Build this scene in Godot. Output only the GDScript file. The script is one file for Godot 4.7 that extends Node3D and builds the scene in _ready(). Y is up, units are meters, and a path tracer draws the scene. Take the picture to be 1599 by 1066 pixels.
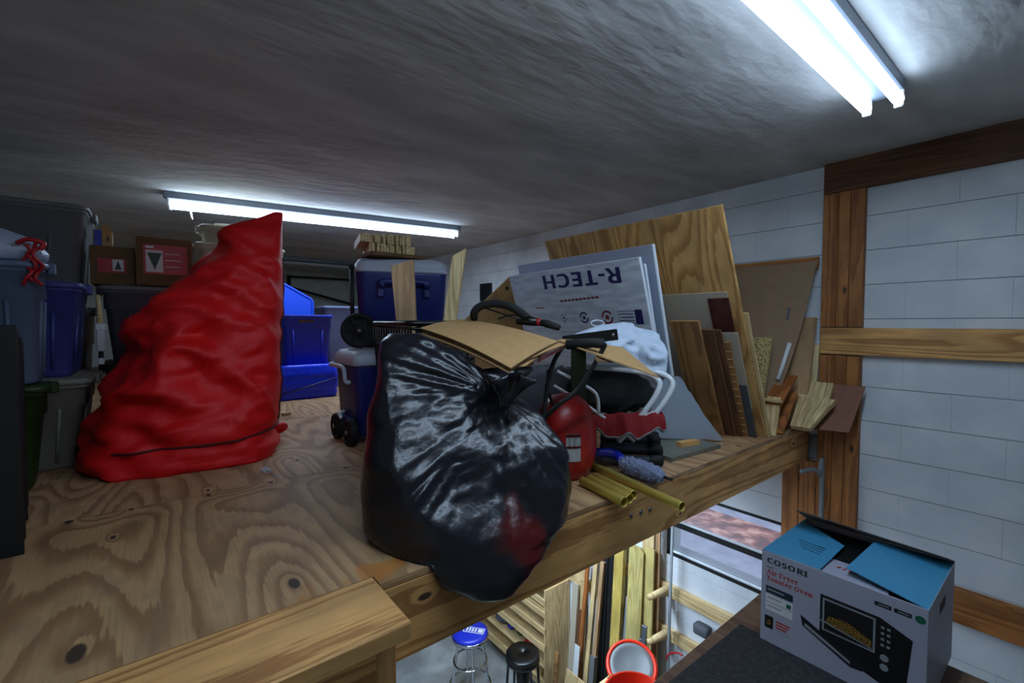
extends Node3D
# Storage loft over a workshop. y up, metres; the loft deck's top is y = 0, the block wall's face is x = 3.2.

const WALL_X := 3.2
const CEIL_Y := 1.57
const FLOOR_Y := -3.0
const EDGE_Z := -1.04

var M := {}
var names := {}
var rng := RandomNumberGenerator.new()

# ---------------------------------------------------------------- bookkeeping
func numbered(called: String, parent: Node) -> String:
	var key := str(parent.get_instance_id()) + called
	names[key] = names.get(key, -1) + 1
	return called if names[key] == 0 else "%s_%03d" % [called, names[key]]

func thing(called: String, label: String, category: String, at := Vector3.ZERO, turn := 0.0, group := "") -> Node3D:
	var o := Node3D.new()
	o.name = numbered(called, self)
	add_child(o)
	o.position = at
	o.rotation.y = turn
	o.set_meta("label", label)
	o.set_meta("category", category)
	if group != "":
		o.set_meta("group", group)
	return o

func structure(called: String, label: String, category: String) -> Node3D:
	var o := thing(called, label, category)
	o.set_meta("kind", "structure")
	return o

func obj(called: String, shape, mat: Material, parent: Node3D) -> MeshInstance3D:
	var o := MeshInstance3D.new()
	o.name = numbered(called, parent)
	if shape is SurfaceTool:
		shape.index()
		o.mesh = shape.commit()
	else:
		o.mesh = shape
	o.material_override = mat
	o.cast_shadow = GeometryInstance3D.SHADOW_CASTING_SETTING_ON
	parent.add_child(o)
	return o

func solo(called: String, shape, mat: Material, label: String, category: String, group := "") -> MeshInstance3D:
	var o := obj(called, shape, mat, self)
	o.set_meta("label", label)
	o.set_meta("category", category)
	if group != "":
		o.set_meta("group", group)
	return o

# ---------------------------------------------------------------- shapes
func begin(smooth := false) -> SurfaceTool:
	var st := SurfaceTool.new()
	st.begin(Mesh.PRIMITIVE_TRIANGLES)
	st.set_smooth_group(0 if smooth else -1)
	return st

func done(st: SurfaceTool) -> SurfaceTool:
	st.generate_normals()
	return st

# a, b, c, d run counter-clockwise seen from outside
func quad(st: SurfaceTool, a: Vector3, b: Vector3, c: Vector3, d: Vector3, ua := Vector2.ZERO, ub := Vector2.ZERO, uc := Vector2.ZERO, ud := Vector2.ZERO) -> void:
	for k in [[a, ua], [c, uc], [b, ub], [a, ua], [d, ud], [c, uc]]:
		if tint.is_valid():
			st.set_color(tint.call(k[0]))
		st.set_uv(k[1])
		st.add_vertex(k[0])

func tri(st: SurfaceTool, a: Vector3, b: Vector3, c: Vector3) -> void:
	for p in [a, c, b]:
		if tint.is_valid():
			st.set_color(tint.call(p))
		st.set_uv(Vector2(p.x, p.y))
		st.add_vertex(p)

# box with chamfered edges; u of the texture runs along its longest side
func box(st: SurfaceTool, c: Vector3, s: Vector3, bev := 0.002, xf := Transform3D.IDENTITY, uvo := Vector2(-1, -1)) -> void:
	var h := s * 0.5
	bev = minf(bev, minf(h.x, minf(h.y, h.z)) * 0.45)
	var long := 0
	if s.y > s[long]: long = 1
	if s.z > s[long]: long = 2
	if uvo.x < 0:
		uvo = Vector2(rng.randf() * 7.0, rng.randf() * 7.0)
	for n in 3:
		var p := (n + 1) % 3
		var q := (n + 2) % 3
		for sg: float in [-1.0, 1.0]:
			var corner := []
			var uv := []
			for k in [[-1, -1], [1, -1], [1, 1], [-1, 1]]:
				var v := Vector3.ZERO
				v[n] = sg * h[n]
				v[p] = k[0] * (h[p] - bev)
				v[q] = k[1] * (h[q] - bev)
				corner.append(xf * (c + v))
				var ua := p if (p == long or (q != long and s[p] >= s[q])) else q
				var va := q if ua == p else p
				uv.append(Vector2(v[ua], v[va] + n * 0.37 * s[va] + sg * 0.05) + uvo)
			if sg > 0:
				quad(st, corner[0], corner[1], corner[2], corner[3], uv[0], uv[1], uv[2], uv[3])
			else:
				quad(st, corner[0], corner[3], corner[2], corner[1], uv[0], uv[3], uv[2], uv[1])
	# chamfers along the edges
	for n in 3:
		var p := (n + 1) % 3
		var q := (n + 2) % 3
		for sp: float in [-1.0, 1.0]:
			for sq: float in [-1.0, 1.0]:
				var a := Vector3.ZERO
				var b := Vector3.ZERO
				a[p] = sp * h[p]; a[q] = sq * (h[q] - bev)
				b[p] = sp * (h[p] - bev); b[q] = sq * h[q]
				var e := Vector3.ZERO
				e[n] = h[n] - bev
				var w := [xf * (c + a - e), xf * (c + a + e), xf * (c + b + e), xf * (c + b - e)]
				var u0 := uvo + Vector2(-e[n], sp * h[p])
				var u1 := uvo + Vector2(e[n], sp * h[p])
				if sp * sq > 0:
					quad(st, w[0], w[3], w[2], w[1], u0, u0, u1, u1)
				else:
					quad(st, w[0], w[1], w[2], w[3], u0, u1, u1, u0)
	for sx: float in [-1.0, 1.0]:
		for sy: float in [-1.0, 1.0]:
			for sz: float in [-1.0, 1.0]:
				var sv := Vector3(sx, sy, sz)
				var a := c + Vector3(sx * h.x, sy * (h.y - bev), sz * (h.z - bev))
				var b := c + Vector3(sx * (h.x - bev), sy * h.y, sz * (h.z - bev))
				var d := c + Vector3(sx * (h.x - bev), sy * (h.y - bev), sz * h.z)
				if sv.x * sv.y * sv.z > 0:
					tri(st, xf * a, xf * b, xf * d)
				else:
					tri(st, xf * a, xf * d, xf * b)

func box_part(called: String, c: Vector3, s: Vector3, mat: Material, parent: Node3D, bev := 0.002, xf := Transform3D.IDENTITY) -> MeshInstance3D:
	var st := begin()
	box(st, c, s, bev, xf)
	return obj(called, done(st), mat, parent)

# frame whose x runs along a->b, y along up
func frame(a: Vector3, xdir: Vector3, up: Vector3) -> Transform3D:
	var x := xdir.normalized()
	var z := x.cross(up).normalized()
	return Transform3D(Basis(x, z.cross(x), z), a)

# rectangular board: lower edge a->b, side vector up, thickness t away from the side that (b-a) x up points to
func board_shape(a: Vector3, b: Vector3, up: Vector3, t: float, bev := 0.0015) -> SurfaceTool:
	var f := frame(a, b - a, up)
	var st := begin()
	box(st, Vector3((b - a).length() / 2, up.length() / 2, -t / 2), Vector3((b - a).length(), up.length(), t), bev, f)
	return done(st)

# planar polygon pts (counter-clockwise seen from its front), pushed back by ext; u along udir
func prism(st: SurfaceTool, pts: Array, ext: Vector3, udir := Vector3.ZERO, uvo := Vector2.ZERO) -> void:
	var n := -ext.normalized()
	if udir == Vector3.ZERO:
		udir = (pts[1] - pts[0])
	var u := (udir - n * udir.dot(n)).normalized()
	var v := n.cross(u)
	var flat := PackedVector2Array()
	for p: Vector3 in pts:
		flat.append(Vector2((p - pts[0]).dot(u), (p - pts[0]).dot(v)))
	var ix := Geometry2D.triangulate_polygon(flat)
	for k in range(0, ix.size(), 3):
		var t := [ix[k], ix[k + 1], ix[k + 2]]
		var cr: float = (flat[t[1]] - flat[t[0]]).cross(flat[t[2]] - flat[t[0]])
		if cr < 0:
			t = [t[0], t[2], t[1]]
		for i: int in [t[0], t[2], t[1]]:
			st.set_uv(flat[i] + uvo)
			st.add_vertex(pts[i])
		for i: int in t:
			st.set_uv(flat[i] + uvo)
			st.add_vertex(pts[i] + ext)
	var area := 0.0
	for k in flat.size():
		area += flat[k].cross(flat[(k + 1) % flat.size()])
	for k in pts.size():
		var a: Vector3 = pts[k]
		var b: Vector3 = pts[(k + 1) % pts.size()]
		var l := (b - a).length()
		var t := ext.length()
		var q := [a, a + ext, b + ext, b]
		var w := [Vector2(0, 0), Vector2(0, t), Vector2(l, t), Vector2(l, 0)]
		if area < 0:
			quad(st, q[3], q[2], q[1], q[0], w[3] + uvo, w[2] + uvo, w[1] + uvo, w[0] + uvo)
		else:
			quad(st, q[0], q[1], q[2], q[3], w[0] + uvo, w[1] + uvo, w[2] + uvo, w[3] + uvo)

func prism_shape(pts: Array, ext: Vector3, udir := Vector3.ZERO) -> SurfaceTool:
	var st := begin()
	prism(st, pts, ext, udir, Vector2(rng.randf() * 5, rng.randf() * 5))
	return done(st)

# smooth surface through rings of points that run clockwise seen from above when rings go up
func loft(st: SurfaceTool, rings: Array, cap_first := true, cap_last := true, closed := true) -> void:
	var n: int = rings[0].size()
	var vv := 0.0
	for r in rings.size() - 1:
		var a: PackedVector3Array = rings[r]
		var b: PackedVector3Array = rings[r + 1]
		var dv := a[0].distance_to(b[0])
		var uu := 0.0
		for k in (n if closed else n - 1):
			var m := (k + 1) % n
			var du := a[k].distance_to(a[m])
			quad(st, a[k], a[m], b[m], b[k], Vector2(uu, vv), Vector2(uu + du, vv), Vector2(uu + du, vv + dv), Vector2(uu, vv + dv))
			uu += du
		vv += dv
	if cap_first:
		cap(st, rings[0], false)
	if cap_last:
		cap(st, rings[rings.size() - 1], true)

func cap(st: SurfaceTool, ring: PackedVector3Array, up: bool) -> void:
	var c := Vector3.ZERO
	for p in ring:
		c += p / ring.size()
	for k in ring.size():
		var a := ring[k]
		var b := ring[(k + 1) % ring.size()]
		if up:
			tri(st, c, a, b)
		else:
			tri(st, c, b, a)

# tube through pts
func tube(st: SurfaceTool, pts: Array, r, sides := 10, capped := true) -> void:
	var rings := []
	var side := Vector3.ZERO
	for k in pts.size():
		var d: Vector3 = (pts[mini(k + 1, pts.size() - 1)] - pts[maxi(k - 1, 0)]).normalized()
		if side == Vector3.ZERO:
			side = d.cross(Vector3.UP if absf(d.y) < 0.9 else Vector3.RIGHT).normalized()
		side = (side - d * side.dot(d)).normalized()
		var other := d.cross(side)
		var rad: float = r[k] if r is Array else r
		var ring := PackedVector3Array()
		for j in sides:
			var t := TAU * j / sides
			ring.append(pts[k] + side * cos(t) * rad + other * sin(t) * rad)
		rings.append(ring)
	loft(st, rings, capped, capped)

func tube_shape(pts: Array, r, sides := 10, capped := true) -> SurfaceTool:
	var st := begin(true)
	tube(st, pts, r, sides, capped)
	return done(st)

# rounded path through corner points
func smooth_path(pts: Array, per := 6) -> Array:
	var c := Curve3D.new()
	for k in pts.size():
		var d: Vector3 = (pts[mini(k + 1, pts.size() - 1)] - pts[maxi(k - 1, 0)]) / 6.0
		c.add_point(pts[k], -d, d)
	var out := []
	for k in pts.size() - 1:
		for j in per:
			out.append(c.sample(k, float(j) / per))
	out.append(pts[-1])
	return out

# profile: [radius, height] pairs from the bottom up, turned about the y axis
func ring_shape(profile: Array, segs := 36, xf := Transform3D.IDENTITY) -> SurfaceTool:
	return lathe_shape(profile + [profile[0]], segs, xf, true, false)

func lathe_shape(profile: Array, segs := 28, xf := Transform3D.IDENTITY, smooth := true, capped := true) -> SurfaceTool:
	var st := begin(smooth)
	var rings := []
	for p in profile:
		var ring := PackedVector3Array()
		for k in segs:
			var t := -TAU * k / segs
			ring.append(xf * Vector3(cos(t) * maxf(p[0], 0.0004), p[1], sin(t) * maxf(p[0], 0.0004)))
		rings.append(ring)
	loft(st, rings, capped, capped)
	return done(st)

# ring of a rounded rectangle (half sizes hx, hz, corner radius r) at height y
func round_rect(cx: float, cz: float, hx: float, hz: float, r: float, y: float, per := 5) -> PackedVector3Array:
	var out := PackedVector3Array()
	r = minf(r, minf(hx, hz) * 0.98)
	for q in 4:
		var sx: float = [1, -1, -1, 1][q]
		var sz: float = [-1, -1, 1, 1][q]
		for k in per:
			var t := PI / 2 * (q + float(k) / (per - 1))
			out.append(Vector3(cx + sx * (hx - r) + cos(t) * r, y, cz + sz * (hz - r) - sin(t) * r))
	return out

func round_loft(levels: Array, per := 5) -> SurfaceTool:   # each level: cx, cz, hx, hz, r, y
	var st := begin(true)
	var rings := []
	for l in levels:
		rings.append(round_rect(l[0], l[1], l[2], l[3], l[4], l[5], per))
	loft(st, rings)
	return done(st)

func words(called: String, text: String, at: Vector3, xdir: Vector3, ydir: Vector3, cap_h: float, mat: Material, parent: Node3D, font_name := "Droid Sans", weight := 400, stretch := 1.0) -> MeshInstance3D:
	var f := SystemFont.new()
	f.font_names = PackedStringArray([font_name])
	f.font_weight = weight
	var t := TextMesh.new()
	t.text = text
	t.font = f
	t.font_size = 32
	t.pixel_size = cap_h / (32 * 0.72)
	t.depth = 0.0006
	t.horizontal_alignment = HORIZONTAL_ALIGNMENT_LEFT
	t.vertical_alignment = VERTICAL_ALIGNMENT_BOTTOM
	var o := obj(called, t, mat, parent)
	var z := xdir.cross(ydir).normalized()
	o.transform = Transform3D(Basis(xdir.normalized() * stretch, ydir.normalized(), z), at)
	return o

# thin printed patch on a plane: corner list in (a, b) coordinates of frame f
func print_patch(called: String, f: Transform3D, pts: Array, lift: float, mat: Material, parent: Node3D) -> MeshInstance3D:
	var p := []
	for q in pts:
		p.append(f * Vector3(q[0], q[1], lift))
	return obj(called, prism_shape(p, f.basis.z * -0.0004), mat, parent)

func rect(x0: float, y0: float, x1: float, y1: float) -> Array:
	return [[x0, y0], [x1, y0], [x1, y1], [x0, y1]]

# ---------------------------------------------------------------- materials
func mat(color: Color, rough := 0.8, metal := 0.0, extra := {}) -> StandardMaterial3D:
	var m := StandardMaterial3D.new()
	m.albedo_color = color
	m.roughness = rough
	m.metallic = metal
	for k in extra:
		m.set(k, extra[k])
	return m

func noise(seed_: int, freq: float, octaves := 3) -> FastNoiseLite:
	var n := FastNoiseLite.new()
	n.noise_type = FastNoiseLite.TYPE_SIMPLEX_SMOOTH
	n.seed = seed_
	n.frequency = freq
	n.fractal_octaves = octaves
	return n

func tiled(n: FastNoiseLite, x: float, y: float, px: float, py: float, sx: float, sy: float) -> float:
	# value at (x, y) of a field that repeats after px, py
	var tx := smoothstep(0.75, 1.0, x / px)
	var ty := smoothstep(0.75, 1.0, y / py)
	var a := n.get_noise_2d(x * sx, y * sy)
	if tx > 0.0:
		a = lerpf(a, n.get_noise_2d((x - px) * sx, y * sy), tx)
	if ty > 0.0:
		var b := n.get_noise_2d(x * sx, (y - py) * sy)
		if tx > 0.0:
			b = lerpf(b, n.get_noise_2d((x - px) * sx, (y - py) * sy), tx)
		a = lerpf(a, b, ty)
	return a

# sawn or peeled wood: growth rings are contours of a field drawn out along u
func wood(w: int, h: int, length: float, height: float, light: Color, dark: Color, seed_: int, bands: float, along: float, across: float, knots := [], stain := 0.0, blots := []) -> StandardMaterial3D:
	var im := Image.create_empty(w, h, true, Image.FORMAT_RGB8)
	var big := noise(seed_, 1.0, 2)
	var fine := noise(seed_ + 7, 1.0, 2)
	var spot := noise(seed_ + 13, 1.0, 3)
	var dark_knot := Color(0.17, 0.13, 0.11)
	for j in h:
		var y := height * j / h
		for i in w:
			var x := length * i / w
			var f := tiled(big, x, y, length, height, along, across) * bands
			var kn := 0.0
			for k in knots:
				var dx: float = (x - k[0]) / 2.2
				var dy: float = y - k[1]
				var d: float = sqrt(dx * dx + dy * dy) / k[2]
				f += 1.1 * exp(-d * d * 0.8)
				kn = maxf(kn, 1.0 - smoothstep(0.55, 0.8, d * 1.4))
			var fib := tiled(fine, x, y, length, height, 4.0, 160.0)
			f += tiled(spot, x, y, length, height, 5.0, 60.0) * 0.16 + fib * 0.06
			var r := f - floorf(f)
			var ring := smoothstep(0.3, 0.85, r) * (1.0 - smoothstep(0.9, 1.0, r))
			var s := tiled(spot, x, y, length, height, 3.0, 6.0)
			var c := light.lerp(dark, clampf(ring * 0.85 + fib * 0.22, 0.0, 1.0))
			c = c * (1.0 + fib * 0.10 + s * 0.16)
			if stain > 0.0:
				c = c.lerp(Color(0.36, 0.31, 0.28), stain * smoothstep(0.1, 0.5, s))
			for q in blots:
				var bd: float = Vector2((x - q[0]) / q[2], (y - q[1]) / q[3]).length() + s * 1.6
				c = c.lerp(q[4], 0.6 * (1.0 - smoothstep(0.6, 1.0, bd)))
			if kn > 0.0:
				c = c.lerp(dark_knot, kn * 0.85)
			im.set_pixel(i, j, c.clamp())
	im.generate_mipmaps()
	var m := mat(Color.WHITE, 0.62)
	m.albedo_texture = ImageTexture.create_from_image(im)
	m.uv1_scale = Vector3(1.0 / length, 1.0 / height, 1)
	return m

func noise_texture(seed_: int, freq: float, ramp: Array, size := 512, octaves := 4, kind := FastNoiseLite.TYPE_SIMPLEX_SMOOTH) -> NoiseTexture2D:
	var n := noise(seed_, freq, octaves)
	n.noise_type = kind
	var t := NoiseTexture2D.new()
	t.width = size
	t.height = size
	t.seamless = true
	t.noise = n
	if ramp.size():
		var g := Gradient.new()
		g.offsets = PackedFloat32Array(ramp.map(func(k): return k[0]))
		g.colors = PackedColorArray(ramp.map(func(k): return k[1]))
		t.color_ramp = g
	return t

# plain colour broken up by soft noise, laid on from the object's own axes
func mottled(a: Color, b: Color, freq: float, scale: float, rough := 0.85, seed_ := 3, extra := {}) -> StandardMaterial3D:
	var m := mat(Color.WHITE, rough, 0.0, extra)
	m.albedo_texture = noise_texture(seed_, freq, [[0.2, a], [0.8, b]], 256)
	m.uv1_triplanar = true
	m.uv1_scale = Vector3.ONE * scale
	return m

func relief(m: StandardMaterial3D, seed_: int, freq: float, depth_cm: float, octaves := 4, size := 512) -> StandardMaterial3D:
	m.heightmap_enabled = true
	m.heightmap_texture = noise_texture(seed_, freq, [], size, octaves)
	m.heightmap_scale = depth_cm
	return m

func make_materials() -> void:
	M.deck_front = wood(608, 832, 1.05, 1.9, Color(0.7, 0.55, 0.38), Color(0.54, 0.39, 0.26), 11, 5.5, 0.3, 1.9, [[0.133, 1.141, 0.024], [0.138, 1.525, 0.03], [0.95, 0.747, 0.016], [0.95, 1.04, 0.018], [0.94, 1.247, 0.016], [0.955, 1.465, 0.016], [0.95, 1.616, 0.02], [0.72, 1.5, 0.014]], 0.25, [[0.07, 0.95, 0.05, 0.13, Color(0.72, 0.42, 0.14)], [0.1, 0.8, 0.04, 0.08, Color(0.45, 0.4, 0.38)]])
	M.deck = wood(576, 512, 1.5, 1.1, Color(0.74, 0.58, 0.42), Color(0.56, 0.4, 0.27), 12, 5.5, 0.3, 2.2, [[0.12, 0.30, 0.016], [0.3, 0.66, 0.012], [0.62, 0.18, 0.014], [0.95, 0.5, 0.012], [1.15, 0.86, 0.016]], 0.3)
	M.ply = wood(512, 512, 1.3, 1.3, Color(0.8, 0.62, 0.38), Color(0.62, 0.43, 0.23), 23, 6.0, 0.35, 2.0, [])
	M.pine = wood(896, 224, 2.4, 0.5, Color(0.84, 0.63, 0.38), Color(0.63, 0.42, 0.22), 31, 4.0, 0.2, 4.0, [[0.3, 0.12, 0.014], [0.9, 0.3, 0.018], [1.35, 0.09, 0.012], [1.9, 0.36, 0.016], [2.1, 0.2, 0.01]])
	M.cedar = wood(640, 192, 2.4, 0.5, Color(0.66, 0.42, 0.21), Color(0.5, 0.29, 0.13), 41, 3.0, 0.25, 5.0, [[0.4, 0.1, 0.014], [1.0, 0.33, 0.02], [1.6, 0.15, 0.016], [2.05, 0.4, 0.014]])
	M.darkbeam = wood(512, 128, 2.4, 0.5, Color(0.44, 0.27, 0.15), Color(0.31, 0.18, 0.09), 43, 6.0, 0.25, 5.0, [[0.9, 0.3, 0.02]])
	M.pale = wood(512, 256, 1.6, 0.5, Color(0.86, 0.76, 0.56), Color(0.72, 0.58, 0.38), 53, 6.0, 0.25, 5.0, [])
	M.pale_b = wood(256, 256, 1.6, 0.5, Color(0.82, 0.71, 0.52), Color(0.68, 0.54, 0.36), 54, 6.0, 0.25, 5.0, [])
	M.yellow = wood(512, 256, 1.6, 0.5, Color(0.8, 0.7, 0.36), Color(0.66, 0.54, 0.24), 57, 6.0, 0.25, 5.0, [[0.5, 0.2, 0.014], [1.1, 0.35, 0.012]])
	M.fence = wood(512, 256, 1.6, 0.5, Color(0.76, 0.69, 0.43), Color(0.65, 0.56, 0.32), 59, 5.0, 0.25, 4.0, [[0.5, 0.2, 0.016], [1.2, 0.3, 0.01]])
	M.walnut = wood(512, 256, 1.6, 0.5, Color(0.42, 0.28, 0.18), Color(0.31, 0.2, 0.12), 61, 6.0, 0.25, 5.0, [])
	M.knotty = wood(512, 256, 1.2, 0.5, Color(0.64, 0.46, 0.27), Color(0.48, 0.33, 0.18), 67, 3.0, 0.4, 3.5, [[0.2, 0.13, 0.018], [0.5, 0.25, 0.013], [0.85, 0.2, 0.012]])
	M.oak = wood(512, 256, 1.6, 0.5, Color(0.7, 0.56, 0.4), Color(0.6, 0.45, 0.31), 71, 5.0, 0.3, 4.0, [])
	M.orange = wood(256, 256, 0.8, 0.5, Color(0.7, 0.42, 0.18), Color(0.5, 0.27, 0.1), 73, 6.0, 0.5, 3.0, [])
	M.tabletop = wood(512, 256, 1.6, 0.5, Color(0.46, 0.35, 0.27), Color(0.35, 0.25, 0.19), 79, 6.0, 0.3, 5.0, [])
	# osb: flakes of several tones
	var osb := mat(Color.WHITE, 0.85)
	osb.albedo_texture = noise_texture(5, 0.05, [[0.0, Color(0.25, 0.2, 0.12)], [0.35, Color(0.62, 0.52, 0.33)], [0.6, Color(0.75, 0.66, 0.45)], [1.0, Color(0.5, 0.4, 0.22)]], 256, 2, FastNoiseLite.TYPE_CELLULAR)
	osb.uv1_scale = Vector3(4, 4, 1)
	M.osb = osb
	# trowelled cement ceiling
	var ce := mat(Color.WHITE, 0.92)
	ce.albedo_texture = noise_texture(81, 0.006, [[0.0, Color(0.68, 0.68, 0.68)], [0.5, Color(0.76, 0.76, 0.76)], [1.0, Color(0.84, 0.84, 0.84)]], 512, 5)
	ce.uv1_triplanar = true
	ce.uv1_world_triplanar = true
	ce.uv1_scale = Vector3(0.35, 0.5, 0.9)
	M.ceiling = relief(ce, 83, 0.012, 0.5, 5, 1024)
	M.block = mottled(Color(0.8, 0.82, 0.84), Color(0.87, 0.88, 0.89), 0.02, 0.5, 0.6, 91, {"uv1_world_triplanar": true})
	relief(M.block, 93, 0.05, 0.05, 4)
	M.mortar = mat(Color(0.45, 0.46, 0.48), 0.9)
	M.plainwall = mottled(Color(0.82, 0.84, 0.82), Color(0.88, 0.9, 0.88), 0.02, 0.6, 0.8, 95)
	var co := mottled(Color(0.5, 0.51, 0.51), Color(0.7, 0.71, 0.7), 0.012, 0.5, 0.7, 97, {"uv1_world_triplanar": true})
	M.concrete = co
	M.white_metal = mat(Color(0.83, 0.85, 0.87), 0.4)
	M.fixture_metal = mat(Color(0.46, 0.49, 0.54), 0.45)
	M.socket = mat(Color(0.9, 0.9, 0.9), 0.4)
	M.tube = mat(Color(0.95, 0.97, 1.0), 0.3, 0.0, {"emission_enabled": true, "emission": Color(0.8, 0.9, 1.0), "emission_energy_multiplier": 15.0})
	M.tube_off = mat(Color(0.75, 0.78, 0.8), 0.3)
	M.red_cloth = relief(mat(Color(0.88, 0.012, 0.03), 0.6, 0.0, {"uv1_triplanar": true, "uv1_scale": Vector3.ONE * 5.0}), 101, 0.012, 0.12, 3)
	M.dark_red = mat(Color(0.3, 0.02, 0.03), 0.7)
	M.black = mat(Color(0.03, 0.03, 0.032), 0.6)
	M.black_gloss = mat(Color(0.025, 0.025, 0.03), 0.35)
	M.rubber = mat(Color(0.045, 0.045, 0.048), 0.75)
	M.film = relief(mat(Color.WHITE, 0.29, 0.0, {"vertex_color_use_as_albedo": true, "uv1_triplanar": true, "uv1_scale": Vector3.ONE * 3.0, "metallic_specular": 0.5}), 103, 0.02, 0.16, 3)
	M.cardboard = mottled(Color(0.68, 0.53, 0.34), Color(0.73, 0.57, 0.37), 0.03, 3.0, 0.88, 105)
	M.cardboard_dark = mottled(Color(0.4, 0.29, 0.18), Color(0.45, 0.33, 0.21), 0.03, 3.0, 0.9, 107)
	M.hardboard = mottled(Color(0.54, 0.43, 0.33), Color(0.57, 0.455, 0.35), 0.02, 2.0, 0.7, 109)
	M.hardboard_red = mottled(Color(0.52, 0.34, 0.27), Color(0.56, 0.37, 0.29), 0.02, 2.0, 0.75, 111)
	M.corrugate = mat(Color(0.4, 0.29, 0.17), 0.9)
	M.foil = relief(mat(Color(0.72, 0.76, 0.82), 0.4, 0.55, {"uv1_scale": Vector3(1.5, 1.5, 1)}), 113, 0.03, 0.12, 4)
	var pf := mat(Color.WHITE, 0.5, 0.12, {"uv1_scale": Vector3(1.2, 6.0, 1)})
	pf.albedo_texture = noise_texture(115, 0.012, [[0.25, Color(0.76, 0.79, 0.83)], [0.75, Color(0.87, 0.89, 0.92)]], 256, 4)
	M.print_foil = pf
	M.foam = mat(Color(0.85, 0.87, 0.9), 0.9)
	M.ink_blue = mat(Color(0.1, 0.1, 0.35), 0.6)
	M.ink_red = mat(Color(0.45, 0.13, 0.15), 0.6)
	M.ink_grey = mat(Color(0.35, 0.37, 0.42), 0.6)
	M.cloth_white = mat(Color(0.75, 0.79, 0.85), 0.9)
	M.white_paint = mat(Color(0.85, 0.86, 0.87), 0.45)
	M.melamine = mat(Color(0.7, 0.65, 0.58), 0.5)
	M.grey_board = mat(Color(0.3, 0.31, 0.33), 0.7)
	M.maroon = mottled(Color(0.25, 0.08, 0.08), Color(0.34, 0.2, 0.18), 0.012, 3.0, 0.4, 119)
	M.tile = mottled(Color(0.4, 0.4, 0.35), Color(0.46, 0.45, 0.4), 0.03, 3.0, 0.6, 121)
	M.brass = mat(Color(0.86, 0.77, 0.38), 0.4, 0.65)
	M.chrome = mat(Color(0.75, 0.76, 0.78), 0.15, 1.0)
	M.steel = mat(Color(0.5, 0.52, 0.55), 0.4, 0.9)
	M.dark_steel = mat(Color(0.12, 0.13, 0.15), 0.45, 0.3)
	M.tank_red = mottled(Color(0.62, 0.07, 0.07), Color(0.7, 0.17, 0.15), 0.03, 4.0, 0.35, 123)
	M.label_white = mat(Color(0.82, 0.82, 0.82), 0.6)
	M.blue_plastic = mat(Color(0.1, 0.16, 0.66), 0.4)
	M.tote_blue = mat(Color(0.06, 0.17, 0.7), 0.4)
	M.lid_blue = mat(Color(0.1, 0.28, 0.78), 0.38)
	M.tarp = relief(mat(Color(0.06, 0.2, 0.9), 0.3, 0.0, {"uv1_triplanar": true, "uv1_scale": Vector3.ONE * 2.0}), 125, 0.02, 0.25, 3)
	M.purple_blue = mat(Color(0.22, 0.24, 0.5), 0.45)
	M.grey_tote = mat(Color(0.42, 0.43, 0.43), 0.5)
	M.blue_grey = mat(Color(0.33, 0.38, 0.47), 0.5)
	M.beige_tote = mat(Color(0.5, 0.48, 0.44), 0.55)
	M.beige_light = mat(Color(0.72, 0.68, 0.6), 0.5)
	M.green_tote = mat(Color(0.12, 0.22, 0.06), 0.5)
	M.clear_tote = mat(Color(0.36, 0.37, 0.42), 0.35)
	M.lilac_tote = mat(Color(0.4, 0.43, 0.56), 0.5)
	M.cooler_navy = mat(Color(0.11, 0.15, 0.42), 0.42)
	M.cooler_lid = mat(Color(0.7, 0.72, 0.78), 0.45)
	M.bag_clear = relief(mat(Color(0.62, 0.66, 0.74), 0.4, 0.0, {"uv1_triplanar": true, "uv1_scale": Vector3.ONE * 3.0}), 127, 0.02, 0.15, 3)
	M.fluff = relief(mat(Color(0.62, 0.65, 0.78), 0.95, 0.0, {"uv1_triplanar": true, "uv1_scale": Vector3.ONE * 30.0}), 129, 0.08, 0.35, 3)
	M.grip = mat(Color(0.09, 0.09, 0.1), 0.8)
	M.tripod = mat(Color(0.3, 0.33, 0.38), 0.4, 0.4)
	M.dark_tube = mat(Color(0.12, 0.12, 0.12), 0.5)
	M.olive = mat(Color(0.17, 0.18, 0.09), 0.85)
	M.red_fabric = mat(Color(0.5, 0.03, 0.06), 0.85)
	M.grey_fabric = mat(Color(0.28, 0.28, 0.3), 0.9)
	M.grey_pipe = mat(Color(0.5, 0.52, 0.53), 0.45)
	M.mat_black = relief(mottled(Color(0.1, 0.104, 0.11), Color(0.19, 0.195, 0.2), 0.05, 3.0, 0.7, 131), 133, 0.06, 0.2, 3)
	M.carton_white = mat(Color(0.64, 0.64, 0.7), 0.5)
	M.carton_blue = mat(Color(0.25, 0.55, 0.7), 0.5)
	M.carton_in = mat(Color(0.3, 0.25, 0.2), 0.9)
	M.ink_black = mat(Color(0.03, 0.03, 0.035), 0.5)
	M.ink_teal = mat(Color(0.05, 0.14, 0.18), 0.5)
	M.ink_green = mat(Color(0.04, 0.35, 0.26), 0.5)
	M.ink_orange = mat(Color(0.72, 0.16, 0.09), 0.5)
	M.ink_silver = mat(Color(0.55, 0.56, 0.58), 0.5)
	M.fries = mottled(Color(0.12, 0.08, 0.02), Color(0.75, 0.55, 0.12), 0.06, 9.0, 0.6, 135)
	M.label_red = mat(Color(0.66, 0.05, 0.1), 0.45)
	M.tree_print = mottled(Color(0.04, 0.12, 0.05), Color(0.25, 0.3, 0.12), 0.08, 12.0, 0.5, 137)
	M.glass = mat(Color(0.9, 0.93, 0.95, 0.12), 0.03, 0.0, {"transparency": BaseMaterial3D.TRANSPARENCY_ALPHA})
	M.window_frame = mat(Color(0.05, 0.055, 0.06), 0.5)
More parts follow.
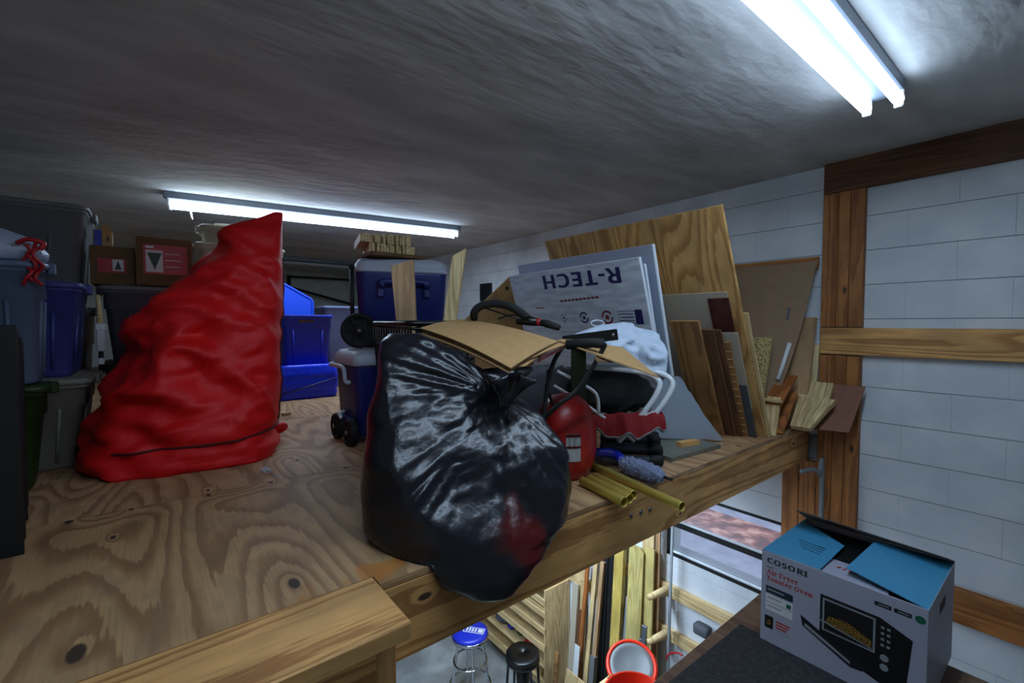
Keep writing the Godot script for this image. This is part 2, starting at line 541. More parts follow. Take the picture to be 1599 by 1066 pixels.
	M.mulch = mottled(Color(0.36, 0.06, 0.02), Color(0.85, 0.6, 0.5), 0.02, 0.6, 0.95, 139)
	M.pavement = mottled(Color(0.52, 0.5, 0.55), Color(0.62, 0.6, 0.64), 0.02, 0.5, 0.9, 141)
	M.orange_plastic = mat(Color(0.9, 0.17, 0.03), 0.4)
	M.clear_bit = mat(Color(0.75, 0.78, 0.82, 0.4), 0.1, 0.0, {"transparency": BaseMaterial3D.TRANSPARENCY_ALPHA})

func _ready() -> void:
	rng.seed = 4711
	var cam := Camera3D.new()
	cam.name = "camera"
	cam.position = Vector3(0, 0.63, 0)
	cam.rotation = Vector3(deg_to_rad(-2.3), deg_to_rad(-38.5), 0)
	cam.fov = rad_to_deg(2.0 * atan(533.0 / 710.0))
	cam.near = 0.02
	cam.current = true
	add_child(cam)
	var we := WorldEnvironment.new()
	we.name = "world_environment"
	var env := Environment.new()
	var sky := Sky.new()
	var sm := ProceduralSkyMaterial.new()
	sm.sky_top_color = Color(0.62, 0.7, 0.82)
	sm.sky_horizon_color = Color(0.85, 0.88, 0.92)
	sm.ground_bottom_color = Color(0.5, 0.5, 0.5)
	sm.ground_horizon_color = Color(0.8, 0.8, 0.8)
	sm.sky_energy_multiplier = 1.0
	sky.sky_material = sm
	env.background_mode = Environment.BG_SKY
	env.sky = sky
	env.background_energy_multiplier = 3.5
	env.tonemap_mode = Environment.TONE_MAPPER_LINEAR
	env.tonemap_exposure = 0.85
	env.sdfgi_enabled = true
	env.ssao_enabled = true
	env.ssil_enabled = true
	we.environment = env
	add_child(we)

	make_materials()
	build_shell()
	build_lights()
	build_platform()
	build_bins()
	build_red_bag()
	build_coolers()
	build_black_bag()
	build_sheets()
	build_junk()
	build_table()
	build_workshop()

# ---------------------------------------------------------------- setting
func build_shell() -> void:
	var fl := structure("floor", "bare grey concrete workshop floor under the loft", "floor")
	box_part("slab", Vector3(1.0, FLOOR_Y - 0.1, -3.5), Vector3(4.8, 0.2, 12.4), M.concrete, fl, 0.0)
	var ce := structure("ceiling", "low grey trowelled cement ceiling over the loft", "ceiling")
	box_part("slab", Vector3(1.0, CEIL_Y + 0.1, -3.5), Vector3(4.8, 0.2, 12.4), M.ceiling, ce, 0.0)
	var wl := structure("wall_left", "plain painted wall behind the stacked totes", "wall")
	box_part("panel", Vector3(-1.3, -0.7, -3.5), Vector3(0.2, 4.7, 12.4), M.plainwall, wl, 0.0)
	var wb := structure("wall_back", "pale wall at the far end of the loft", "wall")
	box_part("panel", Vector3(1.0, -0.7, -9.0), Vector3(4.8, 4.7, 0.2), M.plainwall, wb, 0.0)
	var wf := structure("wall_front", "plain painted wall facing the loft edge", "wall")
	box_part("panel", Vector3(1.0, -0.7, 2.6), Vector3(4.8, 4.7, 0.2), M.plainwall, wf, 0.0)

	# the block wall with its window
	var wr := structure("wall_right", "white painted concrete block wall with thin open joints", "wall")
	var wy0 := -1.215; var wy1 := -0.675; var wz0 := -2.03; var wz1 := -0.96
	var st := begin()
	for r in [[-9.6, wz0, -3.1, 1.67], [wz1, 2.7, -3.1, 1.67], [wz0, wz1, -3.1, wy0], [wz0, wz1, wy1, 1.67]]:
		box(st, Vector3(WALL_X + 0.105, (r[2] + r[3]) / 2, (r[0] + r[1]) / 2), Vector3(0.2, r[3] - r[2], r[1] - r[0]), 0.0)
	obj("mortar_core", done(st), M.mortar, wr)
	var rest := begin()
	var course := 0.1945
	var length := 0.392
	for k in range(-16, 9):
		var y0 := maxf(0.071 + k * course, FLOOR_Y)
		var y1 := minf(0.071 + (k + 1) * course, CEIL_Y)
		if y1 - y0 < 0.02:
			continue
		var shift := (length / 2 if k % 2 != 0 else 0.0) - 0.017
		for j in range(-24, 5):
			var z0 := j * length + shift
			var z1 := z0 + length
			if z1 < -9.4 or z0 > 2.4:
				continue
			var parts := [[y0, y1, z0, z1]]
			if y1 > wy0 and y0 < wy1 and z1 > wz0 and z0 < wz1:
				parts = []
				if z0 < wz0: parts.append([y0, y1, z0, wz0])
				if z1 > wz1: parts.append([y0, y1, wz1, z1])
				if y0 < wy0: parts.append([y0, wy0, maxf(z0, wz0), minf(z1, wz1)])
				if y1 > wy1: parts.append([wy1, y1, maxf(z0, wz0), minf(z1, wz1)])
			for p in parts:
				if p[1] - p[0] < 0.012 or p[3] - p[2] < 0.012:
					continue
				var c := Vector3(WALL_X + 0.01 + rng.randf() * 0.0012, (p[0] + p[1]) / 2, (p[2] + p[3]) / 2)
				var s := Vector3(0.02, p[1] - p[0] - 0.0032, p[3] - p[2] - 0.0003)
				var near: bool = (p[0] > -0.1 and p[2] > -5.4 and p[2] < 0.3) or (p[0] <= -0.1 and p[2] > -3.0 and p[2] < 0.1)
				if near:
					var bs := begin()
					box(bs, c, s, 0.001)
					obj("block", done(bs), M.block, wr)
				else:
					box(rest, c, s, 0.0022)
	obj("block_courses", done(rest), M.block, wr).set_meta("kind", "stuff")
	# window in the block wall
	var wi := structure("window_1", "dark framed sliding window in the white block wall below the loft", "window")
	var d := 0.05
	for r in [[wy1 - 0.022, wy1, wz0, wz1], [wy0, wy0 + 0.03, wz0, wz1], [wy0, wy1, wz0, wz0 + 0.03], [wy0, wy1, wz1 - 0.03, wz1]]:
		box_part("frame_bar", Vector3(WALL_X + d / 2 + 0.005, (r[0] + r[1]) / 2, (r[2] + r[3]) / 2), Vector3(d, r[1] - r[0], r[3] - r[2]), M.window_frame, wi)
	box_part("meeting_rail", Vector3(WALL_X + 0.03, -0.955, (wz0 + wz1) / 2), Vector3(0.045, 0.045, wz1 - wz0 - 0.06), M.window_frame, wi)
	box_part("rail_trim", Vector3(WALL_X + 0.012, -0.926, (wz0 + wz1) / 2), Vector3(0.02, 0.012, wz1 - wz0 - 0.06), M.white_metal, wi)
	box_part("sill_trim", Vector3(WALL_X + 0.012, wy0 + 0.036, (wz0 + wz1) / 2), Vector3(0.02, 0.012, wz1 - wz0 - 0.06), M.white_metal, wi)
	box_part("pane", Vector3(WALL_X + 0.035, -0.815, (wz0 + wz1) / 2), Vector3(0.004, 0.235, wz1 - wz0 - 0.06), M.glass, wi, 0.0)
	box_part("pane", Vector3(WALL_X + 0.028, -1.085, (wz0 + wz1) / 2), Vector3(0.004, 0.225, wz1 - wz0 - 0.06), M.glass, wi, 0.0)
	# what lies outside the window
	var gr := structure("ground", "grey paved yard with a bed of red bark outside the window", "ground")
	box_part("paving", Vector3(5.45, FLOOR_Y - 0.05, -3), Vector3(4.0, 0.1, 9), M.pavement, gr, 0.0)
	box_part("bark_bed", Vector3(7.95, FLOOR_Y - 0.045, -3), Vector3(1.0, 0.13, 9), M.mulch, gr, 0.02)
	box_part("driveway", Vector3(12.5, FLOOR_Y - 0.05, -3), Vector3(8.1, 0.1, 14), M.pavement, gr, 0.0)
	# timber bolted to the block wall
	var t1 := structure("trim_1", "dark stained timber beam tight under the ceiling on the block wall", "beam")
	box_part("timber", Vector3(WALL_X - 0.02, 1.482, 0.6), Vector3(0.04, 0.175, 3.18), M.darkbeam, t1)
	var t2 := structure("trim_2", "reddish timber wall post running down past the loft edge", "post")
	for r in [[-0.99, -0.915], [-0.913, -0.855], [-0.853, -0.785]]:
		box_part("timber", Vector3(WALL_X - 0.019, 1.0, (r[0] + r[1]) / 2), Vector3(0.038, 0.786, r[1] - r[0]), M.cedar, t2, 0.003)
		box_part("timber", Vector3(WALL_X - 0.019, -1.28, (r[0] + r[1]) / 2), Vector3(0.038, 3.44, r[1] - r[0]), M.cedar, t2, 0.003)
	var t3 := structure("trim_3", "knotty golden timber rail across the block wall at eye level", "rail")
	box_part("timber", Vector3(WALL_X - 0.021, 0.525, 0.6), Vector3(0.042, 0.155, 3.18), M.pine, t3, 0.003)
	var t4 := structure("trim_4", "reddish timber rail on the block wall behind the toaster oven carton", "rail")
	box_part("timber", Vector3(WALL_X - 0.02, -0.80, 0.9), Vector3(0.04, 0.175, 3.0), M.cedar, t4, 0.003)
	var t5 := structure("trim_5", "short reddish timber post on the block wall under the loft deck", "post")
	for r in [[-1.18, -1.085], [-1.083, -0.992]]:
		box_part("timber", Vector3(WALL_X - 0.019, -1.61, (r[0] + r[1]) / 2), Vector3(0.038, 2.78, r[1] - r[0]), M.cedar, t5, 0.003)
	# peg rails
	for k in 2:
		var y: float = [-1.49, -1.845][k]
		var t6 := structure("trim_%d" % (6 + k), ["pale timber peg rail on the block wall below the window", "pale timber peg rail on the block wall low behind the reel"][k], "rail")
		box_part("timber", Vector3(WALL_X - 0.018, y, -2.2), Vector3(0.036, 0.1, 2.9), M.pale, t6, 0.003)
		var zp := -1.99
		obj("peg", tube_shape([Vector3(WALL_X - 0.03, y + 0.01, zp), Vector3(WALL_X - 0.1, y + 0.0, zp - 0.02), Vector3(WALL_X - 0.22, y - 0.01, zp - 0.05)], [0.034, 0.03, 0.022], 14), M.pale, t6)

func fixture(label: String, at: Vector3, length: float, turn: float, lit: bool, energy := FIX_ENERGY) -> void:
	var f := thing("fluorescent_light", label, "light fixture", at, turn, "")
	box_part("housing", Vector3(0, -0.026, 0), Vector3(length, 0.052, 0.125), M.fixture_metal, f, 0.006)
	for s: float in [-1.0, 1.0]:
		var st := begin(true)
		tube(st, [Vector3(-length / 2 + 0.04, -0.084, s * 0.05), Vector3(length / 2 - 0.04, -0.084, s * 0.05)], 0.019, 14)
		obj("tube", done(st), M.tube if lit else M.tube_off, f)
		for e: float in [-1.0, 1.0]:
			box_part("socket", Vector3(e * (length / 2 - 0.03), -0.078, s * 0.05), Vector3(0.018, 0.066, 0.03), M.socket, f, 0.004)
	if not lit:
		return
	for s: float in [-1.0, 1.0]:
		var l := AreaLight3D.new()
		l.name = "tube_glow" if s < 0 else "tube_glow_001"
		l.light_color = Color(0.8, 0.9, 1.0)
		l.light_energy = energy / 2.0
		l.area_size = Vector2(length - 0.1, 0.036)
		l.area_range = 14.0
		l.shadow_enabled = true
		l.position = Vector3(0, -0.104, s * 0.05)
		l.rotation = Vector3(-PI / 2, 0, 0)
		f.add_child(l)

const FIX_ENERGY := 1.6

func build_lights() -> void:
	fixture("lit twin-tube fluorescent fixture on the ceiling above the loft edge", Vector3(1.085, CEIL_Y, -0.52), 2.44, 0.0, true)
	fixture("lit twin-tube fluorescent fixture on the ceiling behind the red bag", Vector3(1.24, CEIL_Y, -3.99), 2.3, -0.14, true, 2.6)
	fixture("dark unlit fluorescent fixture at the far end of the ceiling", Vector3(2.0, CEIL_Y, -7.05), 2.3, 0.0, false)
	fixture("lit twin-tube fluorescent fixture under the loft joists", Vector3(1.6, -0.24, -2.6), 2.3, 0.0, true, 11.0)
	solo("pull_cord", tube_shape([Vector3(0.26, 1.49, -4.1), Vector3(0.255, 1.44, -4.1), Vector3(0.262, 1.39, -4.1)], 0.006, 8), M.socket, "short white pull cord hanging from the fluorescent fixture behind the red bag", "cord")

func build_platform() -> void:
	var p := thing("loft_platform", "plywood storage loft deck with heavy pine edge beam", "platform")
	var front := begin()
	prism(front, [Vector3(1.4, 0, -1.04), Vector3(1.4, 0, -2.0), Vector3(-1.15, 0, -2.0), Vector3(-1.15, 0, -1.083), Vector3(0.42, 0, -1.083), Vector3(0.42, 0, -1.04)], Vector3(0, -0.018, 0), Vector3(0, 0, -1), Vector2.ZERO)
	obj("plywood_sheet", done(front), M.deck_front, p)
	var holes := [[1.402, 3.195, -1.04, -2.0]]
	for r in [[-1.15, 1.25], [1.252, 3.195]]:
		for z in [-2.002, -3.222, -4.442, -5.662, -6.882, -8.102]:
			holes.append([r[0], r[1], z, maxf(z - 1.218, -8.89)])
	for h in holes:
		# grain runs towards the far end
		var st := begin()
		var c := Vector3((h[0] + h[1]) / 2, -0.009, (h[2] + h[3]) / 2)
		var w: float = h[1] - h[0]
		var dp: float = h[2] - h[3]
		deck_sheet(st, h[0], h[1], h[3], h[2])
		obj("plywood_sheet", done(st), M.deck, p)
	box_part("edge_beam", Vector3(1.79, -0.118, EDGE_Z - 0.021), Vector3(2.8, 0.197, 0.042), M.pine, p, 0.003)
	box_part("nosing_board", Vector3(-0.365, -0.019, -0.974), Vector3(1.565, 0.038, 0.217), M.pine, p, 0.003)
	box_part("landing_beam", Vector3(-0.39, -0.14, -0.93), Vector3(1.5, 0.2, 0.04), M.pine, p, 0.003)
	box_part("support_post", Vector3(0.36, -1.52, -0.96), Vector3(0.09, 2.96, 0.09), M.pine, p, 0.004)
	for x in [-0.8, -0.1, 0.55, 1.1, 1.65, 2.2, 2.75]:
		box_part("joist", Vector3(x, -0.118, -4.98), Vector3(0.038, 0.197, 7.8), M.pine, p, 0.002)
	for b in [[1.40, -0.092], [1.46, -0.096], [1.52, -0.1]]:
		obj("bolt", lathe_shape([[0.0, -0.001], [0.009, -0.001], [0.009, 0.003], [0.004, 0.006], [0.0, 0.007]], 10, Transform3D(Basis(Vector3.RIGHT, PI / 2), Vector3(b[0], b[1], EDGE_Z))), M.steel, p)
	box_part("hanger_bracket", Vector3(3.185, -0.13, -1.015), Vector3(0.028, 0.14, 0.05), M.steel, p, 0.003)
	# conduit under the beam's end
	solo("conduit", tube_shape(smooth_path([Vector3(2.95, -0.235, -1.0), Vector3(3.04, -0.235, -0.975), Vector3(3.1, -0.27, -0.955), Vector3(3.135, -0.4, -0.95), Vector3(3.135, -2.9, -0.95)]), 0.013, 10), M.grey_pipe, "thin grey metal conduit bending down the timber wall post", "conduit")
	# odd bits lying on the deck
	var chip := thing("wood_chip", "small pale wood chip lying on the deck near the blue tarp", "wood chip", Vector3(0.716, 0, -3.387), 0.3)
	box_part("chip", Vector3(0, 0.011, 0), Vector3(0.055, 0.02, 0.03), M.pale, chip)
	var bit := thing("plastic_scrap", "crumpled clear plastic scrap on the deck before the red bag", "plastic scrap", Vector3(0.375, 0, -2.1), 0.2)
	var bs := begin()
	for k in 4:
		box(bs, Vector3(rng.randf_range(-0.01, 0.01), 0.012, k * 0.028 - 0.04), Vector3(0.03, 0.003, 0.03), 0.0005, Transform3D(Basis.from_euler(Vector3(rng.randf() - 0.5, 0, rng.randf() - 0.5)), Vector3.ZERO))
	obj("scrap", done(bs), M.clear_bit, bit)
	var ob := solo("outlet_box", board_shape(Vector3(WALL_X - 0.03, 0.9, -4.62), Vector3(WALL_X - 0.03, 0.9, -4.4), Vector3(0, 0.21, 0), 0.03), M.dark_steel, "dark metal outlet box on the block wall beyond the insulation boards", "outlet box")
	ob.set_meta("kind", "thing")

func deck_sheet(st: SurfaceTool, x0: float, x1: float, z0: float, z1: float) -> void:
	var y1 := 0.0
	var y0 := -0.018
	var o := Vector2(rng.randf() * 3, rng.randf() * 3)
	var uv := func(x: float, z: float) -> Vector2: return Vector2(-z, x) + o
	quad(st, Vector3(x0, y1, z1), Vector3(x1, y1, z1), Vector3(x1, y1, z0), Vector3(x0, y1, z0), uv.call(x0, z1), uv.call(x1, z1), uv.call(x1, z0), uv.call(x0, z0))
	quad(st, Vector3(x0, y0, z0), Vector3(x1, y0, z0), Vector3(x1, y0, z1), Vector3(x0, y0, z1), uv.call(x0, z0), uv.call(x1, z0), uv.call(x1, z1), uv.call(x0, z1))
	quad(st, Vector3(x0, y0, z1), Vector3(x1, y0, z1), Vector3(x1, y1, z1), Vector3(x0, y1, z1), Vector2(x0, 0), Vector2(x1, 0), Vector2(x1, 0.018), Vector2(x0, 0.018))
	quad(st, Vector3(x1, y0, z0), Vector3(x0, y0, z0), Vector3(x0, y1, z0), Vector3(x1, y1, z0), Vector2(x1, 0), Vector2(x0, 0), Vector2(x0, 0.018), Vector2(x1, 0.018))
	quad(st, Vector3(x1, y0, z1), Vector3(x1, y0, z0), Vector3(x1, y1, z0), Vector3(x1, y1, z1), Vector2(z1, 0), Vector2(z0, 0), Vector2(z0, 0.018), Vector2(z1, 0.018))
	quad(st, Vector3(x0, y0, z0), Vector3(x0, y0, z1), Vector3(x0, y1, z1), Vector3(x0, y1, z0), Vector2(z0, 0), Vector2(z1, 0), Vector2(z1, 0.018), Vector2(z0, 0.018))

# ---------------------------------------------------------------- totes and cartons
# tapered tub: top half sizes hx, hz; bottom scaled by taper
func tote(called: String, label: String, category: String, c: Vector3, hx: float, hz: float, h: float, taper: float, body: Material, lid: Material, ribs := true, lid_h := 0.035, group := "") -> Node3D:
	var o := thing(called, label, category, c, 0.0, group)
	var top := h - (lid_h * 0.6 if lid else 0.0)
	var lv := [[0, 0, hx * taper * 0.96, hz * taper * 0.96, 0.03, 0.0], [0, 0, hx * taper, hz * taper, 0.035, 0.012], [0, 0, lerpf(hx * taper, hx, 0.72), lerpf(hz * taper, hz, 0.72), 0.04, top * 0.72],
		[0, 0, lerpf(hx * taper, hx, 0.72) + 0.008, lerpf(hz * taper, hz, 0.72) + 0.008, 0.04, top * 0.73], [0, 0, hx, hz, 0.045, top - 0.03], [0, 0, hx + 0.012, hz + 0.012, 0.045, top - 0.026], [0, 0, hx + 0.014, hz + 0.014, 0.045, top - 0.004], [0, 0, hx + 0.01, hz + 0.01, 0.045, top]]
	if lid == null:
		lv += [[0, 0, hx - 0.004, hz - 0.004, 0.04, top], [0, 0, hx * taper - 0.006, hz * taper - 0.006, 0.03, 0.02]]
	obj("body", round_loft(lv), body, o)
	if ribs:
		for s: float in [-0.62, 0.62]:
			var a := Vector3(s * hx * taper, 0.03, hz * taper + 0.001)
			var b := Vector3(s * hx * 0.94, top * 0.7, lerpf(hz * taper, hz, 0.7) + 0.001)
			obj("rib", tube_shape([a, b], 0.007, 6), body, o)
		for s: float in [-0.5, 0.5]:
			obj("rib", tube_shape([Vector3(hx * taper + 0.001, 0.03, s * hz * taper), Vector3(lerpf(hx * taper, hx, 0.7) + 0.001, top * 0.7, s * hz)], 0.007, 6), body, o)
	if lid:
		obj("lid", round_loft([[0, 0, hx + 0.016, hz + 0.016, 0.05, top - 0.012], [0, 0, hx + 0.022, hz + 0.022, 0.05, top - 0.01], [0, 0, hx + 0.022, hz + 0.022, 0.05, top + 0.008], [0, 0, hx + 0.014, hz + 0.014, 0.05, top + 0.014], [0, 0, hx - 0.015, hz - 0.015, 0.045, top + 0.016], [0, 0, hx - 0.03, hz - 0.03, 0.04, h]]), lid, o)
		for s: float in [-1.0, 1.0]:
			box_part("latch", Vector3(s * (hx + 0.026), top - 0.005, 0), Vector3(0.022, 0.045, hz * 0.5), lid, o, 0.006)
	return o

func carton(called: String, label: String, c: Vector3, s: Vector3, m: Material, turn := 0.0) -> Node3D:
	var o := thing(called, label, "carton", c, turn)
	box_part("body", Vector3(0, s.y / 2, 0), s, m, o, 0.004)
	box_part("tape", Vector3(0, s.y + 0.0006, 0), Vector3(s.x * 1.0, 0.0012, 0.05), M.clear_bit, o, 0.0)
	return o

func build_bins() -> void:
	tote("storage_tote", "dark green slim storage tote standing on the deck beside the black sheets", "storage tote", Vector3(-0.56, 0, -2.505), 0.235, 0.085, 0.405, 0.84, M.green_tote, M.green_tote, false)
	tote("storage_tote", "blue-grey translucent tote stacked on the dark green tote", "storage tote", Vector3(-0.52, 0.405, -2.505), 0.2, 0.085, 0.46, 0.93, M.blue_grey, M.blue_grey)
	tote("storage_tote", "beige tote with panelled front standing on the deck beside the red bag", "storage tote", Vector3(-0.43, 0, -2.92), 0.205, 0.235, 0.4, 0.8, M.beige_tote, M.beige_tote)
	tote("storage_tote", "violet-blue tote stacked on the beige panelled tote", "storage tote", Vector3(-0.42, 0.4, -2.88), 0.175, 0.2, 0.41, 0.86, M.purple_blue, M.purple_blue)
	tote("storage_tote", "grey tote under the tall grey tote behind the violet-blue one", "storage tote", Vector3(-0.55, 0, -3.5), 0.29, 0.24, 0.72, 0.85, M.grey_tote, M.grey_tote)
	tote("storage_tote", "tall grey tote with heavy rim reaching nearly to the ceiling", "storage tote", Vector3(-0.56, 0.72, -3.48), 0.305, 0.26, 0.52, 0.88, M.grey_tote, M.grey_tote)
	tote("storage_tote", "purple tote under the clear lidded tote", "storage tote", Vector3(0.07, 0, -3.42), 0.26, 0.24, 0.42, 0.85, M.lilac_tote, M.green_tote)
	tote("storage_tote", "clear grey lidded tote carrying two tree cartons", "storage tote", Vector3(0.07, 0.42, -3.42), 0.26, 0.24, 0.415, 0.88, M.clear_tote, M.grey_tote)
	tote("storage_tote", "beige tote at the bottom of the stack behind the red bag", "storage tote", Vector3(0.49, 0, -3.98), 0.26, 0.2, 0.6, 0.85, M.beige_light, M.beige_light)
	tote("storage_tote", "large pale beige lidded tote behind the red bag", "storage tote", Vector3(0.53, 0.6, -3.98), 0.26, 0.22, 0.59, 0.88, M.beige_light, M.beige_light)
	var small := tote("storage_tote", "small cream lidded tote on top of the large pale beige tote", "storage tote", Vector3(0.46, 1.19, -3.95), 0.155, 0.14, 0.13, 0.92, M.beige_light, M.beige_light, false, 0.03)
	obj("carry_handle", tube_shape(smooth_path([Vector3(-0.07, 0.125, 0.05), Vector3(-0.07, 0.15, 0.05), Vector3(0.07, 0.15, 0.05), Vector3(0.07, 0.125, 0.05)]), 0.006, 8), M.beige_light, small)
	# cartons with printed labels
	var a := carton("tree_carton", "brown carton with a small dark red tree label", Vector3(-0.147, 0.836, -3.38), Vector3(0.185, 0.205, 0.26), M.cardboard_dark)
	var f := Transform3D(Basis.IDENTITY, Vector3(-0.0925, 0, 0.13))
	print_patch("printed_label", f, rect(0.03, 0.065, 0.145, 0.14), 0.001, M.label_red, a)
	print_patch("printed_picture", f, rect(0.09, 0.075, 0.135, 0.135), 0.0016, M.label_white, a)
	print_patch("printed_tree", f, [[0.098, 0.082], [0.127, 0.082], [0.113, 0.13]], 0.0022, M.tree_print, a)
	var b := carton("tree_carton", "brown carton with a large red label picturing a decorated tree", Vector3(0.075, 0.836, -3.32), Vector3(0.25, 0.265, 0.26), M.cardboard_dark)
	f = Transform3D(Basis.IDENTITY, Vector3(-0.125, 0, 0.13))
	print_patch("printed_label", f, rect(0.03, 0.065, 0.225, 0.225), 0.001, M.label_red, b)
	print_patch("printed_picture", f, rect(0.04, 0.075, 0.115, 0.195), 0.0016, M.label_white, b)
	print_patch("printed_tree", f, [[0.078, 0.085], [0.11, 0.18], [0.046, 0.18]], 0.0022, M.tree_print, b)
	for k in 3:
		print_patch("printed_line", f, rect(0.125, 0.175 - k * 0.035, 0.19 + 0.01 * (k % 2), 0.18 - k * 0.035), 0.0016, M.label_white, b)
	print_patch("printed_line", f, rect(0.04, 0.205, 0.075, 0.217), 0.0016, M.label_white, b)
	for q in [[0.035, 0.03], [0.22, 0.035]]:
		obj("staple", lathe_shape([[0.0, 0.0], [0.006, 0.0], [0.006, 0.003], [0.0, 0.004]], 10, Transform3D(Basis(Vector3.RIGHT, PI / 2), Vector3(q[0] - 0.125, q[1], 0.13))), M.steel, b)
	var c := thing("gable_box", "small blue and kraft gable box on the brown carton", "carton", Vector3(-0.185, 1.041, -3.35))
	box_part("side", Vector3(-0.022, 0.045, 0), Vector3(0.03, 0.09, 0.07), M.blue_plastic, c, 0.001)
	obj("body", prism_shape([Vector3(-0.007, 0, 0.036), Vector3(0.035, 0, 0.036), Vector3(0.035, 0.085, 0.036), Vector3(0.018, 0.12, 0.036), Vector3(0.0, 0.125, 0.036), Vector3(-0.007, 0.1, 0.036)], Vector3(0, 0, -0.072)), M.cardboard, c)
	print_patch("printed_mark", Transform3D(Basis.IDENTITY, Vector3(0, 0, 0.036)), [[0.012, 0.03], [0.02, 0.035], [0.022, 0.055], [0.014, 0.06]], 0.001, M.ink_black, c)
	# plastic bag with red ties on the blue-grey tote
	var pb := thing("plastic_bag", "pale plastic bag with red drawstring ties on the blue-grey tote", "plastic bag", Vector3(-0.5, 0.865, -2.5))
	var n := noise(9, 7.0, 2)
	var rings := []
	for l in [[0.19, 0.075, 0.0], [0.2, 0.085, 0.03], [0.19, 0.08, 0.06], [0.15, 0.065, 0.09], [0.08, 0.04, 0.115], [0.02, 0.012, 0.125]]:
		var ring := PackedVector3Array()
		for k in 40:
			var t := TAU * k / 40
			var p := Vector3(cos(t) * l[0], l[2], -sin(t) * l[1])
			var w := 1.0 + 0.14 * n.get_noise_3dv(p * 4.0)
			ring.append(Vector3(p.x * w, l[2], p.z * w))
		rings.append(ring)
	var st := begin(true)
	loft(st, rings)
	obj("bag", done(st), M.bag_clear, pb)
	for k in 3:
		var pts := []
		for j in 7:
			pts.append(Vector3(0.155 + 0.014 * k + 0.012 * sin(j * 1.9 + k), 0.05 - j * 0.024 + (0.012 if k == 1 else 0.0), 0.098 + 0.012 * cos(j * 1.3 + k * 2)))
		obj("tie", tube_shape(smooth_path(pts, 4), 0.006, 7), M.label_red, pb)
	obj("tie_knot", tube_shape(smooth_path([Vector3(0.13, 0.055, 0.085), Vector3(0.16, 0.07, 0.1), Vector3(0.2, 0.06, 0.1), Vector3(0.19, 0.035, 0.1)], 4), 0.008, 7), M.label_red, pb)
	# black panels leaning sideways
	for k in 4:
		var x: float = [-0.285, -0.3, -0.322, -0.345][k]
		var z: float = [-1.78, -1.9, -2.08, -2.25][k]
		solo("black_sheet", board_shape(Vector3(x - 0.5, 0, z), Vector3(x, 0, z), Vector3(-0.085, 0.62 - k * 0.02, -0.02), 0.014), M.black, "flat black sheet standing in a row beside the green tote", "sheet", "black sheets beside the green tote")
	# scraper with white head
	var sc := thing("snow_brush", "wood-handled brush with a white sleeve between the violet-blue tote and red bag", "brush", Vector3(-0.18, 0, -2.82))
	obj("handle", tube_shape([Vector3(-0.005, 0.76, 0), Vector3(-0.002, 0.70, 0), Vector3(0, 0.61, 0)], [0.007, 0.009, 0.012], 8), M.pale, sc)
	box_part("sleeve", Vector3(0.002, 0.565, 0), Vector3(0.034, 0.13, 0.03), M.label_white, sc, 0.005)
	box_part("sleeve_band", Vector3(0.002, 0.612, 0), Vector3(0.04, 0.03, 0.034), M.label_white, sc, 0.004)
	obj("shaft", tube_shape([Vector3(0, 0.5, 0), Vector3(-0.002, 0.43, 0)], 0.009, 8), M.black, sc)
	box_part("tip", Vector3(0, 0.455, 0.0), Vector3(0.022, 0.03, 0.022), M.label_white, sc, 0.003)

# ---------------------------------------------------------------- red storage bag
func table(t: Array, x: float) -> float:
	for k in t.size() - 1:
		if x <= t[k + 1][0]:
			var s := clampf((x - t[k][0]) / (t[k + 1][0] - t[k][0]), 0.0, 1.0)
			return lerpf(t[k][1], t[k + 1][1], s)
	return t[-1][1]

const RED_L := [[0.0, -0.235], [0.02, -0.26], [0.112, -0.241], [0.248, -0.196], [0.414, -0.138], [0.585, -0.09], [0.696, -0.04], [0.757, 0.04], [0.861, 0.16], [0.926, 0.2], [0.977, 0.246], [1.05, 0.275], [1.1, 0.3], [1.135, 0.36], [1.18, 0.45], [1.215, 0.52]]
const RED_R := [[0.0, 0.5], [0.04, 0.525], [0.09, 0.492], [0.13, 0.515], [0.439, 0.532], [0.886, 0.553], [1.219, 0.57]]
const RED_D := [[0.0, 0.385], [0.06, 0.39], [0.3, 0.36], [0.6, 0.3], [0.8, 0.23], [0.95, 0.17], [1.1, 0.1], [1.215, 0.025]]

func red_point(y: float, t: float, n: FastNoiseLite, n2: FastNoiseLite) -> Vector3:
	var l := table(RED_L, y)
	var r := table(RED_R, y)
	var d := table(RED_D, y)
	var cx := (l + r) / 2
	var rx := (r - l) / 2
	var ct := cos(t)
	var s := sin(t)
	# the zipped side is flatter than the sloping one
	var e := 0.55 if ct > 0 else 0.85
	var p := Vector3(cx + rx * signf(ct) * pow(absf(ct), e), y, -2.69 - d * signf(s) * pow(absf(s), 0.85))
	var out := Vector3(ct / maxf(rx, 0.05), 0, -s / maxf(d, 0.05)).normalized()
	# folds: soft ridges that sag from the zipped side
	var a := n.get_noise_3d(p.x * 1.7, (y + 0.4 * p.x) * 3.4, p.z * 1.7)
	var a2 := n2.get_noise_3d(p.x * 3.0, (y - 0.15 * p.x) * 7.0, p.z * 3.0)
	var slack := clampf((r - l) * 2.0, 0.15, 1.0) * (1.0 - 0.8 * smoothstep(0.2, 0.8, ct))
	var low := smoothstep(0.2, 0.05, y)
	var b := n2.get_noise_3d(p.x * 2.0, (y + 0.1 * p.x) * 24.0, p.z * 2.0)
	return p + out * (slack * (0.058 * (0.45 - absf(a) * 2.2) + 0.026 * (0.4 - absf(a2) * 2.2)) * (1.0 - low * 0.5) + 0.02 * b * low)

